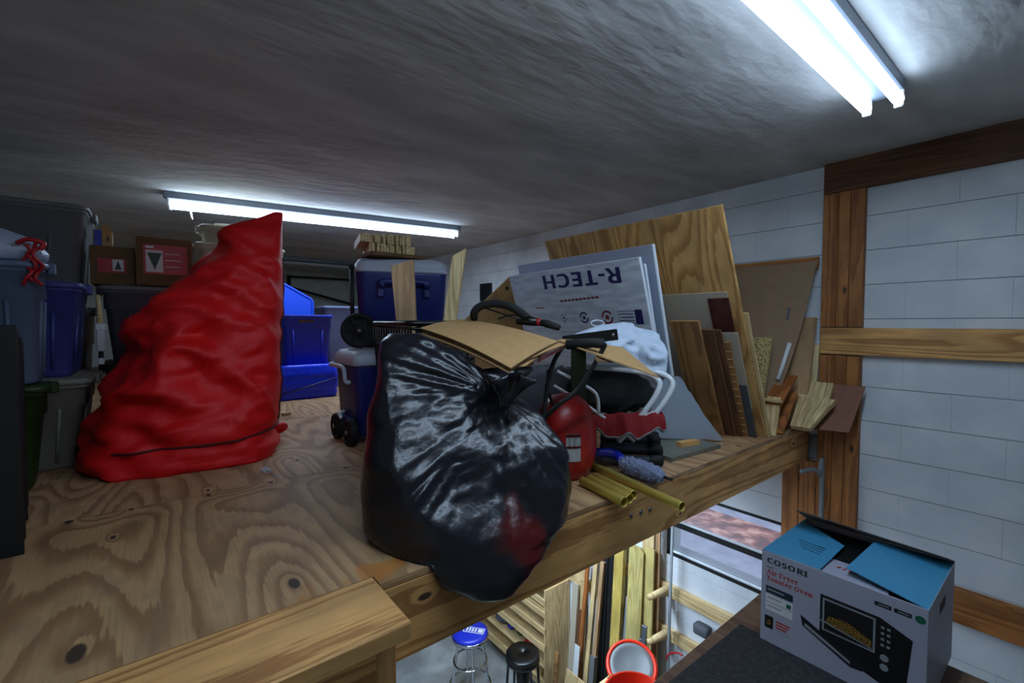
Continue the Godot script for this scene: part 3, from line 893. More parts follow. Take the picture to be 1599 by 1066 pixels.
func build_red_bag() -> void:
	var o := thing("storage_bag", "big slumped red fabric bag with a zipped upright edge on the deck", "storage bag")
	var n := noise(21, 0.9, 2)
	var n2 := noise(22, 0.9, 2)
	var rings := []
	var heights := []
	for k in 76:
		heights.append(1.215 * pow(k / 75.0, 1.0))
	for y: float in heights:
		var ring := PackedVector3Array()
		for k in 132:
			var p := red_point(y, TAU * k / 132, n, n2)
			p.y = maxf(p.y + 0.01 * n.get_noise_3d(p.x * 4, 3.0, p.z * 4) * smoothstep(0.02, 0.2, y), 0.001)
			ring.append(p)
		rings.append(ring)
	var st := begin(true)
	loft(st, rings)
	obj("bag", done(st), M.red_cloth, o)
	# zip along the upright edge, then round the hem
	var pts := []
	for k in 46:
		var y := lerpf(0.95, 0.15, k / 45.0)
		var p := red_point(y, -0.35 - 0.1 * sin(y * 6.0), n, n2)
		pts.append(p + Vector3(0.002, 0, 0.003))
	obj("zip", tube_shape(pts, 0.0045, 6), M.dark_red, o)
	var hem := []
	for k in 60:
		var p := red_point(0.135 - 0.0006 * k, -0.3 - k * 0.035, n, n2)
		hem.append(p + Vector3(0.0, 0, 0.003))
	obj("hem_cord", tube_shape(hem, 0.005, 6), M.dark_red, o)
	obj("carry_loop", tube_shape(smooth_path([Vector3(0.5, 0.09, -2.62), Vector3(0.545, 0.085, -2.66), Vector3(0.56, 0.06, -2.7), Vector3(0.53, 0.04, -2.72)], 5), 0.016, 8), M.red_cloth, o)

# ---------------------------------------------------------------- coolers and blue tubs
func wheel(c: Vector3, r: float, w: float, axis_turn: float, parent: Node3D) -> void:
	var xf := Transform3D(Basis(Vector3.UP, axis_turn) * Basis(Vector3.RIGHT, PI / 2), c)
	var t := obj("wheel", lathe_shape([[r * 0.55, -w / 2], [r * 0.93, -w / 2], [r, -w / 4], [r, w / 4], [r * 0.93, w / 2], [r * 0.8, w / 2], [r * 0.76, w * 0.3], [r * 0.3, w * 0.3], [r * 0.26, w / 2], [r * 0.1, w / 2 + 0.004], [0.0, w / 2 + 0.004]], 30, xf), M.rubber, parent)
	obj("axle_cap", lathe_shape([[0.012, w / 2], [0.012, w / 2 + 0.008], [0.0, w / 2 + 0.012]], 12, xf), M.steel, t)
	for k in 6:
		var a := TAU * k / 6
		var st := begin()
		box(st, Vector3.ZERO, Vector3(r * 0.44, 0.01, 0.012), 0.001, Transform3D(xf.basis * Basis(Vector3.UP, -a), xf * Vector3(cos(a) * r * 0.53, w * 0.34, sin(a) * r * 0.53)))
		obj("spoke", done(st), M.rubber, t)

func build_coolers() -> void:
	# small wheeled cooler
	var a := thing("wheeled_cooler", "small navy wheeled cooler with ribbed front and white lid on the deck", "cooler", Vector3(1.03, 0, -2.44))
	var hx := 0.225
	var hz := 0.165
	obj("body", round_loft([[0, 0, hx - 0.03, hz - 0.03, 0.03, 0.045], [0, 0, hx - 0.016, hz - 0.016, 0.035, 0.06], [0, 0, hx, hz, 0.04, 0.4], [0, 0, hx + 0.002, hz + 0.002, 0.04, 0.415]]), M.cooler_navy, a)
	obj("lid", round_loft([[0, 0, hx + 0.006, hz + 0.006, 0.04, 0.412], [0, 0, hx + 0.01, hz + 0.01, 0.04, 0.42], [0, 0, hx + 0.008, hz + 0.008, 0.04, 0.455], [0, 0, hx - 0.012, hz - 0.012, 0.04, 0.485], [0, 0, hx - 0.04, hz - 0.04, 0.03, 0.49]]), M.cooler_lid, a)
	for k in 24:
		box_part("rib", Vector3(-0.03, 0.12 + k * 0.0115, lerpf(hz - 0.016, hz, (0.12 + k * 0.0115 - 0.06) / 0.34) + 0.001), Vector3(0.2, 0.005, 0.006), M.cooler_navy, a, 0.001)
	obj("swing_handle", tube_shape(smooth_path([Vector3(-hx - 0.01, 0.41, -0.13), Vector3(-hx - 0.035, 0.405, -0.125), Vector3(-hx - 0.03, 0.4, 0.06), Vector3(-hx - 0.03, 0.335, 0.095), Vector3(-hx - 0.008, 0.325, 0.1)], 5), 0.011, 8), M.cooler_lid, a)
	obj("spigot", tube_shape([Vector3(-hx - 0.0, 0.155, -0.03), Vector3(-hx - 0.03, 0.15, 0.0), Vector3(-hx - 0.035, 0.135, 0.03)], [0.012, 0.012, 0.008], 8), M.white_paint, a)
	box_part("wheel_housing", Vector3(-hx + 0.01, 0.085, 0), Vector3(0.03, 0.1, 0.2), M.cooler_navy, a, 0.01)
	wheel(Vector3(-hx - 0.012, 0.07, -0.09), 0.07, 0.04, PI / 2 + PI, a)
	wheel(Vector3(-hx - 0.012, 0.07, 0.115), 0.07, 0.04, PI / 2 + PI, a)
	for x: float in [0.16]:
		for z: float in [-0.1, 0.1]:
			box_part("foot", Vector3(x, 0.024, z), Vector3(0.06, 0.048, 0.05), M.rubber, a, 0.004)
	# large cooler on top of it
	var b := thing("wheeled_cooler", "large navy wheeled cooler with white lid resting on the small cooler", "cooler", Vector3(1.215, 0.49, -2.634), -0.35)
	hx = 0.26
	hz = 0.19
	obj("body", round_loft([[0, 0, hx - 0.035, hz - 0.03, 0.04, 0.055], [0, 0, hx - 0.02, hz - 0.015, 0.05, 0.07], [0, 0, hx, hz, 0.06, 0.42], [0, 0, hx + 0.002, hz + 0.002, 0.06, 0.435]]), M.cooler_navy, b)
	obj("base_tray", round_loft([[0, 0, hx - 0.05, hz - 0.04, 0.04, 0.0], [0, 0, hx - 0.03, hz - 0.02, 0.04, 0.01], [0, 0, hx - 0.022, hz - 0.012, 0.05, 0.085], [0, 0, hx - 0.06, hz - 0.05, 0.05, 0.09]]), M.rubber, b)
	obj("lid", round_loft([[0, 0, hx + 0.006, hz + 0.006, 0.06, 0.432], [0, 0, hx + 0.008, hz + 0.008, 0.06, 0.452], [0, 0, hx + 0.002, hz + 0.002, 0.06, 0.456], [0, 0, hx + 0.004, hz + 0.004, 0.06, 0.475], [0, 0, hx - 0.02, hz - 0.015, 0.055, 0.508], [0, 0, hx - 0.05, hz - 0.04, 0.05, 0.515]]), M.cooler_lid, b)
	obj("side_handle", tube_shape(smooth_path([Vector3(-0.13, 0.36, hz - 0.01), Vector3(-0.12, 0.355, hz + 0.03), Vector3(-0.1, 0.375, hz + 0.035), Vector3(0.11, 0.375, hz + 0.035), Vector3(0.13, 0.355, hz + 0.03), Vector3(0.14, 0.36, hz - 0.01)], 5), 0.02, 10), M.cooler_navy, b)
	for s: float in [-1.0, 1.0]:
		box_part("handle_mount", Vector3(0.005 + s * 0.13, 0.335, hz), Vector3(0.045, 0.1, 0.04), M.cooler_navy, b, 0.012)
	for z: float in [0.04, 0.13]:
		obj("pull_bar", tube_shape([Vector3(-hx - 0.02, 0.1, z), Vector3(-hx - 0.022, 0.46, z)], 0.011, 8), M.black, b)
	obj("pull_grip", tube_shape([Vector3(-hx - 0.022, 0.46, 0.03), Vector3(-hx - 0.022, 0.46, 0.14)], 0.014, 8), M.black, b)
	wheel(Vector3(-0.245, 0.099, hz + 0.035), 0.098, 0.05, 0.0, b)
	# hidden prop under the overhanging side of the large cooler
	box_part("foot", Vector3(0.2, 0.012, 0.1), Vector3(0.07, 0.023, 0.06), M.rubber, b, 0.004)
	var crate := thing("plastic_crate", "black plastic crate under the large navy cooler", "crate", Vector3(1.43, 0, -2.62))
	obj("body", round_loft([[0, 0, 0.13, 0.17, 0.02, 0.0], [0, 0, 0.15, 0.19, 0.02, 0.47], [0, 0, 0.155, 0.195, 0.02, 0.484], [0, 0, 0.14, 0.18, 0.02, 0.484], [0, 0, 0.12, 0.16, 0.02, 0.02]]), M.rubber, crate)
	# bundle of wedge shims on the large cooler
	var sh := thing("shim_bundle", "banded bundle of thin pale wood shims on the large cooler's lid", "shims", Vector3(0.9, 1.005, -2.62))
	for k in 24:
		var st := begin()
		var z := rng.randf_range(-0.012, 0.012)
		var x := k * 0.0125
		var top := 0.112 + 0.0009 * k + rng.randf_range(-0.004, 0.004)
		var y0 := 0.07
		prism(st, [Vector3(x, y0, 0.17 + z), Vector3(x + 0.0117, y0, 0.17 + z), Vector3(x + 0.0117, top, 0.17 + z), Vector3(x, top, 0.17 + z)], Vector3(0.06, -0.012, -0.26), Vector3.RIGHT, Vector2(k * 0.31, k * 0.17))
		obj("shim", done(st), M.pale if k % 3 else M.pale_b, sh)
	for k in 22:
		var st := begin()
		var z := rng.randf_range(-0.012, 0.012)
		var x := 0.055 + k * 0.0125
		prism(st, [Vector3(x, 0.022, 0.165 + z), Vector3(x + 0.0117, 0.022, 0.165 + z), Vector3(x + 0.0117, 0.069, 0.165 + z), Vector3(x, 0.069, 0.165 + z)], Vector3(0.06, -0.012, -0.26), Vector3.RIGHT, Vector2(k * 0.41, k * 0.23))
		obj("shim", done(st), M.pale if k % 3 else M.pale_b, sh)
	box_part("backing_board", Vector3(0.21, 0.012, 0.06), Vector3(0.3, 0.02, 0.24), M.cardboard_dark, sh, 0.001)
	obj("plastic_wrap", prism_shape([Vector3(0.335, 0.03, 0.17), Vector3(0.42, 0.012, -0.08), Vector3(0.405, 0.07, -0.08), Vector3(0.375, 0.1, 0.0), Vector3(0.335, 0.118, 0.12)], Vector3(0.001, 0, 0.0004)), M.clear_bit, sh)
	# laundry hamper with two boards stuck in it
	var h := thing("laundry_hamper", "tall black perforated hamper behind the black trash bag", "hamper", Vector3(1.035, 0, -1.985))
	var rim := 0.635
	for side in 4:
		var n: int = 12 if side % 2 == 0 else 14
		for k in n + 1:
			var t := float(k) / n * 2.0 - 1.0
			var bt := Vector3(t * 0.13, 0.01, 0.16) if side == 0 else (Vector3(t * 0.13, 0.01, -0.16) if side == 2 else (Vector3(-0.13, 0.01, t * 0.16) if side == 1 else Vector3(0.13, 0.01, t * 0.16)))
			var tp := Vector3(bt.x * 1.3, rim - 0.02, bt.z * 1.28)
			obj("slat", tube_shape([bt, tp], 0.006, 5), M.black_gloss, h)
	for k in 9:
		var y := 0.03 + k * 0.072
		var s := lerpf(1.0, 1.29, y / rim)
		var ring := round_rect(0, 0, 0.131 * s, 0.161 * s, 0.02, y, 3)
		var pts := []
		for p in ring: pts.append(p)
		pts.append(ring[0])
		obj("hoop", tube_shape(pts, 0.007, 5), M.black_gloss, h)
	var ring2 := round_rect(0, 0, 0.172, 0.21, 0.04, rim - 0.006, 5)
	var rp := []
	for p in ring2: rp.append(p)
	rp.append(ring2[0])
	obj("rim", tube_shape(rp, 0.013, 8), M.black_gloss, h)
	box_part("base", Vector3(0, 0.006, 0), Vector3(0.27, 0.012, 0.33), M.black_gloss, h, 0.002)
	solo("wood_board", prism_shape([Vector3(0.925, 0.02, -1.93), Vector3(0.99, 0.02, -1.93), Vector3(0.963, 0.926, -1.95), Vector3(0.854, 0.888, -1.95)], Vector3(0.012, 0, -0.012), Vector3.UP), M.oak, "upright tan board standing straight in the black hamper", "board")
	solo("wood_board", prism_shape([Vector3(1.03, 0.03, -1.97), Vector3(1.1, 0.03, -1.97), Vector3(1.285, 1.016, -2.0), Vector3(1.205, 0.969, -2.0)], Vector3(0.014, -0.003, -0.012), Vector3.UP), M.pale, "pale board leaning out of the black hamper", "board")
	# blue tubs further back
	var t1 := tote("open_tub", "open royal blue tub with a slot handle on the blue tarp bundle", "tub", Vector3(1.045, 0.28, -4.27), 0.2, 0.18, 0.42, 0.88, M.tote_blue, null, true)
	box_part("handle_slot", Vector3(-0.01, 0.365, 0.176), Vector3(0.13, 0.02, 0.012), M.cardboard_dark, t1, 0.004)
	var lid := thing("tub_lid", "bright blue tub lid standing tilted behind the open blue tub", "lid", Vector3(1.0, 0.9, -4.56))
	obj("panel", prism_shape([Vector3(-0.25, -0.895, 0), Vector3(0.2, -0.895, 0), Vector3(0.21, -0.07, 0), Vector3(0.19, -0.045, 0), Vector3(-0.1, 0.12, 0), Vector3(-0.25, 0.16, 0)], Vector3(0, 0, -0.012)), M.lid_blue, lid)
	obj("rim", tube_shape([Vector3(0.2, -0.88, 0), Vector3(0.212, -0.07, 0), Vector3(0.195, -0.04, 0), Vector3(-0.1, 0.125, 0), Vector3(-0.25, 0.165, 0)], 0.012, 8), M.lid_blue, lid)
	tote("storage_tote", "lilac-grey open tote beside the blue tub", "tote", Vector3(1.62, 0, -4.8), 0.29, 0.2, 0.8, 0.86, M.lilac_tote, null, false)
	var tp := thing("tarp_bundle", "shiny blue tarp folded into a bundle under the blue tub", "tarp", Vector3(1.03, 0, -4.25))
	var n3 := noise(33, 2.5, 2)
	var rings := []
	for k in 15:
		var y := 0.28 * k / 14.0
		var sq := 1.0 - pow(absf(k / 7.0 - 1.0), 5.0) * 0.06
		var ring := PackedVector3Array()
		for p in round_rect(0, 0, 0.235 * sq, 0.25 * sq, 0.04, y, 12):
			ring.append(p + Vector3(p.x, 0, p.z).normalized() * 0.016 * n3.get_noise_3d(p.x * 2, y * 8 + p.x * 2.0, p.z * 2))
		rings.append(ring)
	var ts := begin(true)
	loft(ts, rings)
	obj("tarp", done(ts), M.tarp, tp)
	obj("strap", tube_shape([Vector3(-0.235, 0.05, 0.256), Vector3(0.0, 0.11, 0.26), Vector3(0.235, 0.17, 0.256)], 0.006, 6), M.cooler_navy, tp)
	solo("white_plank", board_shape(Vector3(0.66, 0.0, -3.62), Vector3(0.715, 0.0, -3.62), Vector3(0, 0.4, 0), 0.03), M.white_paint, "narrow white board standing behind the red bag beside the tarp", "board")
	# black steel bracing on the far wall
	var br := thing("steel_rack", "black steel rack with a diagonal brace at the far wall", "rack", Vector3(2.0, 0, -8.6))
	for x: float in [-0.1, 1.0]:
		obj("upright", tube_shape([Vector3(x, 0, 0), Vector3(x, 1.46, 0)], 0.03, 8), M.black, br)
	obj("brace", tube_shape([Vector3(-0.1, 1.26, 0), Vector3(1.0, 0.98, 0)], 0.022, 8), M.black, br)
	obj("shelf_bar", tube_shape([Vector3(-0.1, 1.44, 0), Vector3(1.0, 1.44, 0)], 0.018, 8), M.black, br)
	obj("shelf_bar", tube_shape([Vector3(-0.1, 0.9, 0), Vector3(1.0, 0.9, 0)], 0.018, 8), M.black, br)

# ---------------------------------------------------------------- black trash bag
var tint: Callable
var no_tint: Callable

func bag_at(l: float, d: float, y: float) -> Vector3:
	return Vector3(0.80 + l * 0.85 + d * 0.53, y, -1.30 + l * 0.53 - d * 0.85)

const BAG := [
	[-0.115, 0.053, 0.140, -0.34, -0.28], [-0.100, 0.015, 0.163, -0.36, -0.24], [-0.060, -0.075, 0.209, -0.365, -0.19], [-0.020, -0.17, 0.252, -0.36, -0.13], [0.006, -0.255, 0.306, -0.35, 0.12],
	[0.030, -0.296, 0.349, -0.345, 0.24], [0.100, -0.304, 0.363, -0.33, 0.26], [0.220, -0.291, 0.350, -0.30, 0.25], [0.320, -0.278, 0.285, -0.23, 0.22], [0.430, -0.266, 0.15, -0.17, 0.20], [0.520, -0.258, 0.024, -0.11, 0.17], [0.570, -0.250, -0.074, -0.04, 0.14], [0.595, -0.223, -0.128, 0.02, 0.09]]

func bag_row(y: float, c: int) -> float:
	for k in BAG.size() - 1:
		if y <= BAG[k + 1][0]:
			return lerpf(BAG[k][c], BAG[k + 1][c], smoothstep(0.0, 1.0, clampf((y - BAG[k][0]) / (BAG[k + 1][0] - BAG[k][0]), 0, 1)) * 0.5 + 0.5 * clampf((y - BAG[k][0]) / (BAG[k + 1][0] - BAG[k][0]), 0, 1))
	return BAG[-1][c]

func build_black_bag() -> void:
	var o := thing("trash_bag", "bulging shiny black trash bag hanging over the loft edge", "trash bag")
	var n := noise(51, 1.0, 2)
	var n2 := noise(52, 1.0, 3)
	var rings := []
	var knot := Vector3(0.14, 0.4, -0.12)   # l, y, d of the gathered neck
	for k in 92:
		var y := lerpf(-0.115, 0.595, k / 91.0)
		var l0 := bag_row(y, 1); var l1 := bag_row(y, 2); var d0 := bag_row(y, 3); var d1 := bag_row(y, 4)
		var ring := PackedVector3Array()
		for j in 160:
			var t := TAU * j / 160
			var l := (l0 + l1) / 2 + (l1 - l0) / 2 * signf(cos(t)) * pow(absf(cos(t)), 0.8)
			var d := (d0 + d1) / 2 + (d1 - d0) / 2 * signf(sin(t)) * pow(absf(sin(t)), 0.8)
			var out := Vector2(cos(t), sin(t))
			# the film is drawn tight from the crown to the far corner
			var over := Vector3(l, y, d).dot(Vector3(0.21, 0.59, -0.78)) - 0.298
			var taut := smoothstep(-0.02, 0.03, over)
			if over > 0.0:
				d += over * 0.8 / 0.78 * 0.9
				l -= over * 0.1
			var v := Vector3(l, y, d) - knot
			var ang := atan2(v.y, v.x)
			var dist := v.length()
			var fan := smoothstep(0.03, 0.14, dist) * (1.0 - smoothstep(0.3, 0.55, dist)) * taut
			var pleat := 1.0 - absf(n.get_noise_2d(ang * 5.0, dist * 0.5 + 3.0)) * 2.4
			var broad := n.get_noise_3d(l * 2.6 + y * 1.2, y * 2.2, d * 2.6)
			var crease := 1.0 - absf(n2.get_noise_3d(l * 2.6 + y * 1.8, y * 3.2 - l, d * 2.6 + 9.0)) * 2.6
			var crinkle := 1.0 - absf(n2.get_noise_3d(l * 9.0 + y * 4.0, y * 7.0 - l * 3.0, d * 8.0)) * 2.4
			var rip := n2.get_noise_3d(l * 4.0, y * 26.0 + l * 14.0, d * 4.0)
			var f := 0.013 * pleat * fan * (0.55 + 0.9 * n.get_noise_2d(ang * 2.0 + 7.0, dist * 3.0)) + 0.018 * broad + 0.011 * crease * taut + 0.003 * crinkle * taut + 0.0022 * rip * smoothstep(0.2, 0.05, y)
			# slack hollow where the neck is gathered
			f -= 0.05 * exp(-pow(Vector2(v.x, v.y).length() / 0.1, 2.0)) * smoothstep(0.05, -0.15, d)
			f *= smoothstep(-0.12, -0.04, y) * 0.9 + 0.1
			var p := bag_at(l + out.x * f, d + out.y * f, y)
			if p.z < EDGE_Z + 0.012:
				p.y = maxf(p.y, 0.003)
			ring.append(p)
		rings.append(ring)
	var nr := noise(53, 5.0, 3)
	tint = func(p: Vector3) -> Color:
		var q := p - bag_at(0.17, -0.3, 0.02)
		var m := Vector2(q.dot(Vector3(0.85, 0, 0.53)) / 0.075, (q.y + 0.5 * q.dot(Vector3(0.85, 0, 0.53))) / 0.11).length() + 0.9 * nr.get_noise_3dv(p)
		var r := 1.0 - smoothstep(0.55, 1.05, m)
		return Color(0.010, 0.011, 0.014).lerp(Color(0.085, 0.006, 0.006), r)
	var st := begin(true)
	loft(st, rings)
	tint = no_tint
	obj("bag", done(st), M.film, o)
	# gathered neck
	var top := begin(true)
	var nk := []
	for k in 9:
		var a := k / 8.0
		var rr := 0.012 + 0.055 * pow(a, 1.4)
		var ring := PackedVector3Array()
		var c := bag_at(0.14 + 0.02 * a, -0.17 + 0.03 * a, 0.375 + a * 0.1)
		for j in 48:
			var t := TAU * j / 48
			var w := 1.0 + 0.4 * sin(t * 7.0 + a * 2.0) * (0.3 + a * 0.7) + 0.25 * n2.get_noise_2d(t * 3.0, a * 4.0)
			ring.append(c + Vector3(cos(t) * rr * w, 0.018 * sin(t * 3.0 + a) * a, -sin(t) * rr * w))
		nk.append(ring)
	tint = func(_p: Vector3) -> Color: return Color(0.010, 0.011, 0.014)
	loft(top, nk)
	tint = no_tint
	obj("gathered_neck", done(top), M.film, o)

	# folded cardboard lying on the bag
	for k in 3:
		var dn := Vector3(0.0, -0.011 * k, 0.0)
		var s: float = [0.0, 0.012, -0.006][k]
		var p0 := Vector3(0.812, 0.612, -1.589) + dn + Vector3(s, 0, s)
		var p1 := Vector3(1.073, 0.648, -1.705) + dn
		var p2 := Vector3(1.158, 0.565, -1.185) + dn + Vector3(s, 0, s * 2)
		var p3 := Vector3(0.866, 0.492, -1.094) + dn + Vector3(0, 0, -s * 2)
		var c := thing("cardboard_sheet", ["flat tan cardboard panel on top of the black trash bag", "tan cardboard panel second in the pile on the trash bag", "tan cardboard panel lowest in the pile on the trash bag"][k], "cardboard")
		var sag := begin(true)
		var rows := []
		for i in 9:
			var row := PackedVector3Array()
			for j in 13:
				var u := i / 8.0
				var v := j / 12.0
				var p := p0.lerp(p1, u).lerp(p3.lerp(p2, u), v)
				row.append(p + Vector3(0, 0.012 * sin(PI * v) + 0.006 * sin(PI * u), 0))
			rows.append(row)
		for i in 8:
			for j in 12:
				quad(sag, rows[i][j], rows[i][j + 1], rows[i + 1][j + 1], rows[i + 1][j])
				var e := Vector3(0, -0.005, 0)
				quad(sag, rows[i][j] + e, rows[i + 1][j] + e, rows[i + 1][j + 1] + e, rows[i][j + 1] + e)
		obj("panel", done(sag), M.cardboard, c)
		var ed := begin()
		var e := Vector3(0, -0.005, 0)
		for j in 12:
			quad(ed, rows[0][j] + e, rows[0][j + 1] + e, rows[0][j + 1], rows[0][j])
			quad(ed, rows[8][j + 1] + e, rows[8][j] + e, rows[8][j], rows[8][j + 1])
		for i in 8:
			quad(ed, rows[i][12] + e, rows[i + 1][12] + e, rows[i + 1][12], rows[i][12])
			quad(ed, rows[i + 1][0] + e, rows[i][0] + e, rows[i][0], rows[i + 1][0])
		obj("corrugated_edge", done(ed), M.corrugate, c)
		if k == 1:
			obj("red_liner", prism_shape([p3.lerp(p2, 0.55) + Vector3(0, -0.006, 0), p2 + Vector3(0, -0.006, 0), p2 + Vector3(-0.03, -0.022, 0.005), p3.lerp(p2, 0.5) + Vector3(0, -0.018, 0.004)], Vector3(0, -0.002, -0.01)), M.dark_red, c)
	var r := thing("cardboard_sheet", "bent brown cardboard flap sloping down beside the white cloth", "cardboard")
	var pa := Vector3(1.158, 0.572, -1.19)
	var pb := Vector3(1.25, 0.512, -1.05)
	var pc := Vector3(1.528, 0.424, -1.012)
	var pd := Vector3(1.502, 0.532, -1.166)
	var pe := Vector3(1.35, 0.565, -1.3)
	obj("flap", prism_shape([pa, pd, pe], Vector3(0, -0.006, 0)), M.cardboard, r)
	obj("flap", prism_shape([pa, pb, pc, pd], Vector3(0, -0.006, 0)), M.cardboard, r)
	obj("flap", prism_shape([pb + Vector3(-0.05, -0.012, 0.01), pc + Vector3(-0.09, 0.06, -0.06), pc + Vector3(-0.06, 0.066, -0.08), pb + Vector3(-0.03, 0.0, -0.02)], Vector3(0, -0.005, 0)), M.corrugate, r)

# ---------------------------------------------------------------- leaning sheets
const LEAN := Vector3(-0.45, 1.0, 0.0)

# sheet that leans like the plywood: foot at x, spans z_far..z_near and y0..y1
func leaning(called: String, label: String, category: String, m: Material, x: float, z_near: float, width: float, y0: float, y1: float, t: float, lean := LEAN) -> Node3D:
	var o := thing(called, label, category)
	var a := Vector3(x, 0, z_near - width) + lean * y0
	var b := Vector3(x, 0, z_near) + lean * y0
	obj("panel", board_shape(a, b, lean * (y1 - y0), t), m, o)
	return o

func build_sheets() -> void:
	leaning("plywood_sheet", "large golden plywood half sheet leaning over the smaller boards", "plywood", M.ply, 2.63, -1.07, 1.22, 0.0, 1.18, 0.018)
	leaning("plywood_strip", "narrow plywood strip behind the edge of the large plywood half sheet", "plywood", M.pale, 2.655, -1.052, 0.3, 0.0, 0.68, 0.01)
	leaning("laminate_sheet", "cream laminate panel lying against the large plywood half sheet", "panel", M.melamine, 2.618, -1.12, 0.5, 0.25, 0.787, 0.007)
	leaning("sample_panel", "small glossy maroon sample board against the cream panel", "sample board", M.maroon, 2.605, -1.112, 0.11, 0.585, 0.755, 0.009)
	leaning("laminate_sheet", "narrow cream laminate offcut below the maroon sample board", "panel", M.melamine, 2.603, -1.10, 0.22, 0.165, 0.58, 0.008)
	leaning("grey_board", "low grey board at the foot of the cream offcut", "board", M.grey_board, 2.594, -1.10, 0.25, 0.0, 0.3, 0.006)
	var rb := leaning("ribbed_board", "short ridged brown board beside the cream offcut", "board", M.knotty, 2.574, -1.135, 0.16, 0.0, 0.53, 0.01)
	for k in 12:
		var y := 0.03 + k * 0.041
		obj("ridge", tube_shape([Vector3(2.574, 0, -1.137) + LEAN * y, Vector3(2.574, 0, -1.29) + LEAN * y], 0.004, 5), M.knotty, rb)
	leaning("dark_board", "tall dark brown board standing against the ridged board", "board", M.walnut, 2.556, -1.16, 0.2, 0.0, 0.595, 0.012)
	leaning("dark_board", "tall dark brown board just behind the knotty shelf board", "board", M.walnut, 2.532, -1.185, 0.22, 0.0, 0.595, 0.014)
	leaning("shelf_board", "knotty brown shelf board leaning beside the foil-faced boards", "board", M.knotty, 2.50, -1.24, 0.165, 0.0, 0.64, 0.018)
	# foil-faced insulation
	var lean_f := Vector3(-0.28, 1.0, 0)
	var big := leaning("insulation_board", "tall foil-faced insulation board with white foam edges against the plywood", "insulation board", M.foil, 2.293, -1.38, 1.08, 0.0, 1.03, 0.006, lean_f)
	obj("foam_core", board_shape(Vector3(2.3, 0.0, -2.46), Vector3(2.3, 0.0, -1.379), lean_f * 1.031, 0.022, 0.003), M.foam, big)
	var mid := leaning("insulation_board", "foil-faced insulation board sandwiched behind the printed one", "insulation board", M.foil, 2.235, -1.405, 1.04, 0.0, 0.93, 0.004, lean_f)
	obj("foam_core", board_shape(Vector3(2.24, 0.0, -2.445), Vector3(2.24, 0.0, -1.404), lean_f * 0.931, 0.018, 0.003), M.foam, mid)
	var lp := Vector3(-0.3, 1.0, 0)
	var pr := thing("insulation_board", "insulation board printed with upside-down blue lettering and small logos", "insulation board")
	var a := Vector3(2.19, 0.0, -2.43)
	var b := Vector3(2.19, 0.0, -1.385)
	var up := lp * 0.955
	# sheet slightly dropped at its far end
	var f := frame(a, b - a, up)
	var w := (b - a).length()
	var h := up.length()
	obj("panel", prism_shape([f * Vector3(0.1, 0, 0), f * Vector3(w + 0.02, 0, 0), f * Vector3(w, h, 0), f * Vector3(0.0, h - 0.01, 0), f * Vector3(0.0, h - 0.18, 0)], f.basis.z * -0.004, b - a), M.print_foil, pr)
	obj("foam_core", prism_shape([f * Vector3(0.1, 0, -0.004), f * Vector3(w + 0.021, 0, -0.004), f * Vector3(w + 0.001, h + 0.001, -0.004), f * Vector3(0.0, h - 0.009, -0.004), f * Vector3(0.0, h - 0.18, -0.004)], f.basis.z * -0.016, b - a), M.foam, pr)
	words("printed_lettering", "R-TECH", f * Vector3(w - 0.11, h - 0.004, 0.0005), -f.basis.x, -f.basis.y, 0.085, M.ink_blue, pr, "Droid Sans", 700, 1.55)
	for k in 10:
		print_patch("printed_line", f, rect(w * 0.42 + k * 0.031, h - 0.205 + k * 0.0012, w * 0.42 + k * 0.031 + 0.024, h - 0.193 + k * 0.0012), 0.0003, M.ink_red, pr)
	print_patch("printed_line", f, rect(0.2, h - 0.24, 0.28, h - 0.234), 0.0003, M.ink_red, pr)
	for q in [[0.42, 0.026, M.ink_grey], [0.58, 0.034, M.ink_blue], [0.745, 0.04, M.ink_red]]:
		var ring := begin()
		var c := Vector2(q[0] * w, h - 0.305)
		var rr: float = q[1]
		for k in 24:
			if k % 12 in [0, 1] or (q[2] == M.ink_grey and k % 5 < 2):
				continue
			var t0 := TAU * k / 24
			var t1 := TAU * (k + 1) / 24
			prism(ring, [f * Vector3(c.x + cos(t0) * rr * 0.72, c.y + sin(t0) * rr * 0.72, 0.0005), f * Vector3(c.x + cos(t0) * rr, c.y + sin(t0) * rr, 0.0005), f * Vector3(c.x + cos(t1) * rr, c.y + sin(t1) * rr, 0.0005), f * Vector3(c.x + cos(t1) * rr * 0.72, c.y + sin(t1) * rr * 0.72, 0.0005)], f.basis.z * -0.0003, f.basis.x)
		prism(ring, [f * Vector3(c.x - rr * 0.3, c.y - rr * 0.3, 0.0005), f * Vector3(c.x + rr * 0.3, c.y - rr * 0.3, 0.0005), f * Vector3(c.x + rr * 0.3, c.y + rr * 0.3, 0.0005), f * Vector3(c.x - rr * 0.3, c.y + rr * 0.3, 0.0005)], f.basis.z * -0.0003, f.basis.x)
		obj("printed_logo", done(ring), q[2], pr)
	var bx := w * 0.82
	print_patch("printed_label", f, rect(bx, h - 0.34, bx + 0.15, h - 0.27), 0.0003, M.ink_grey, pr)
	print_patch("printed_label", f, rect(bx + 0.004, h - 0.336, bx + 0.108, h - 0.274), 0.0008, M.print_foil, pr)
	print_patch("printed_block", f, rect(bx + 0.11, h - 0.345, bx + 0.155, h - 0.265), 0.0008, M.ink_blue, pr)
	for k in 3:
		print_patch("printed_line", f, rect(bx + 0.01, h - 0.327 + k * 0.018, bx + 0.1, h - 0.321 + k * 0.018), 0.0013, M.ink_blue if k == 1 else M.ink_grey, pr)
	# bubble-foil insulation piece crumpled at the foot
	var ff := thing("foil_wrap", "sagging silver bubble-foil sheet spilling onto the deck", "foil sheet")
	var st := begin(true)
	var n := noise(61, 6.0, 2)
	var rows := []
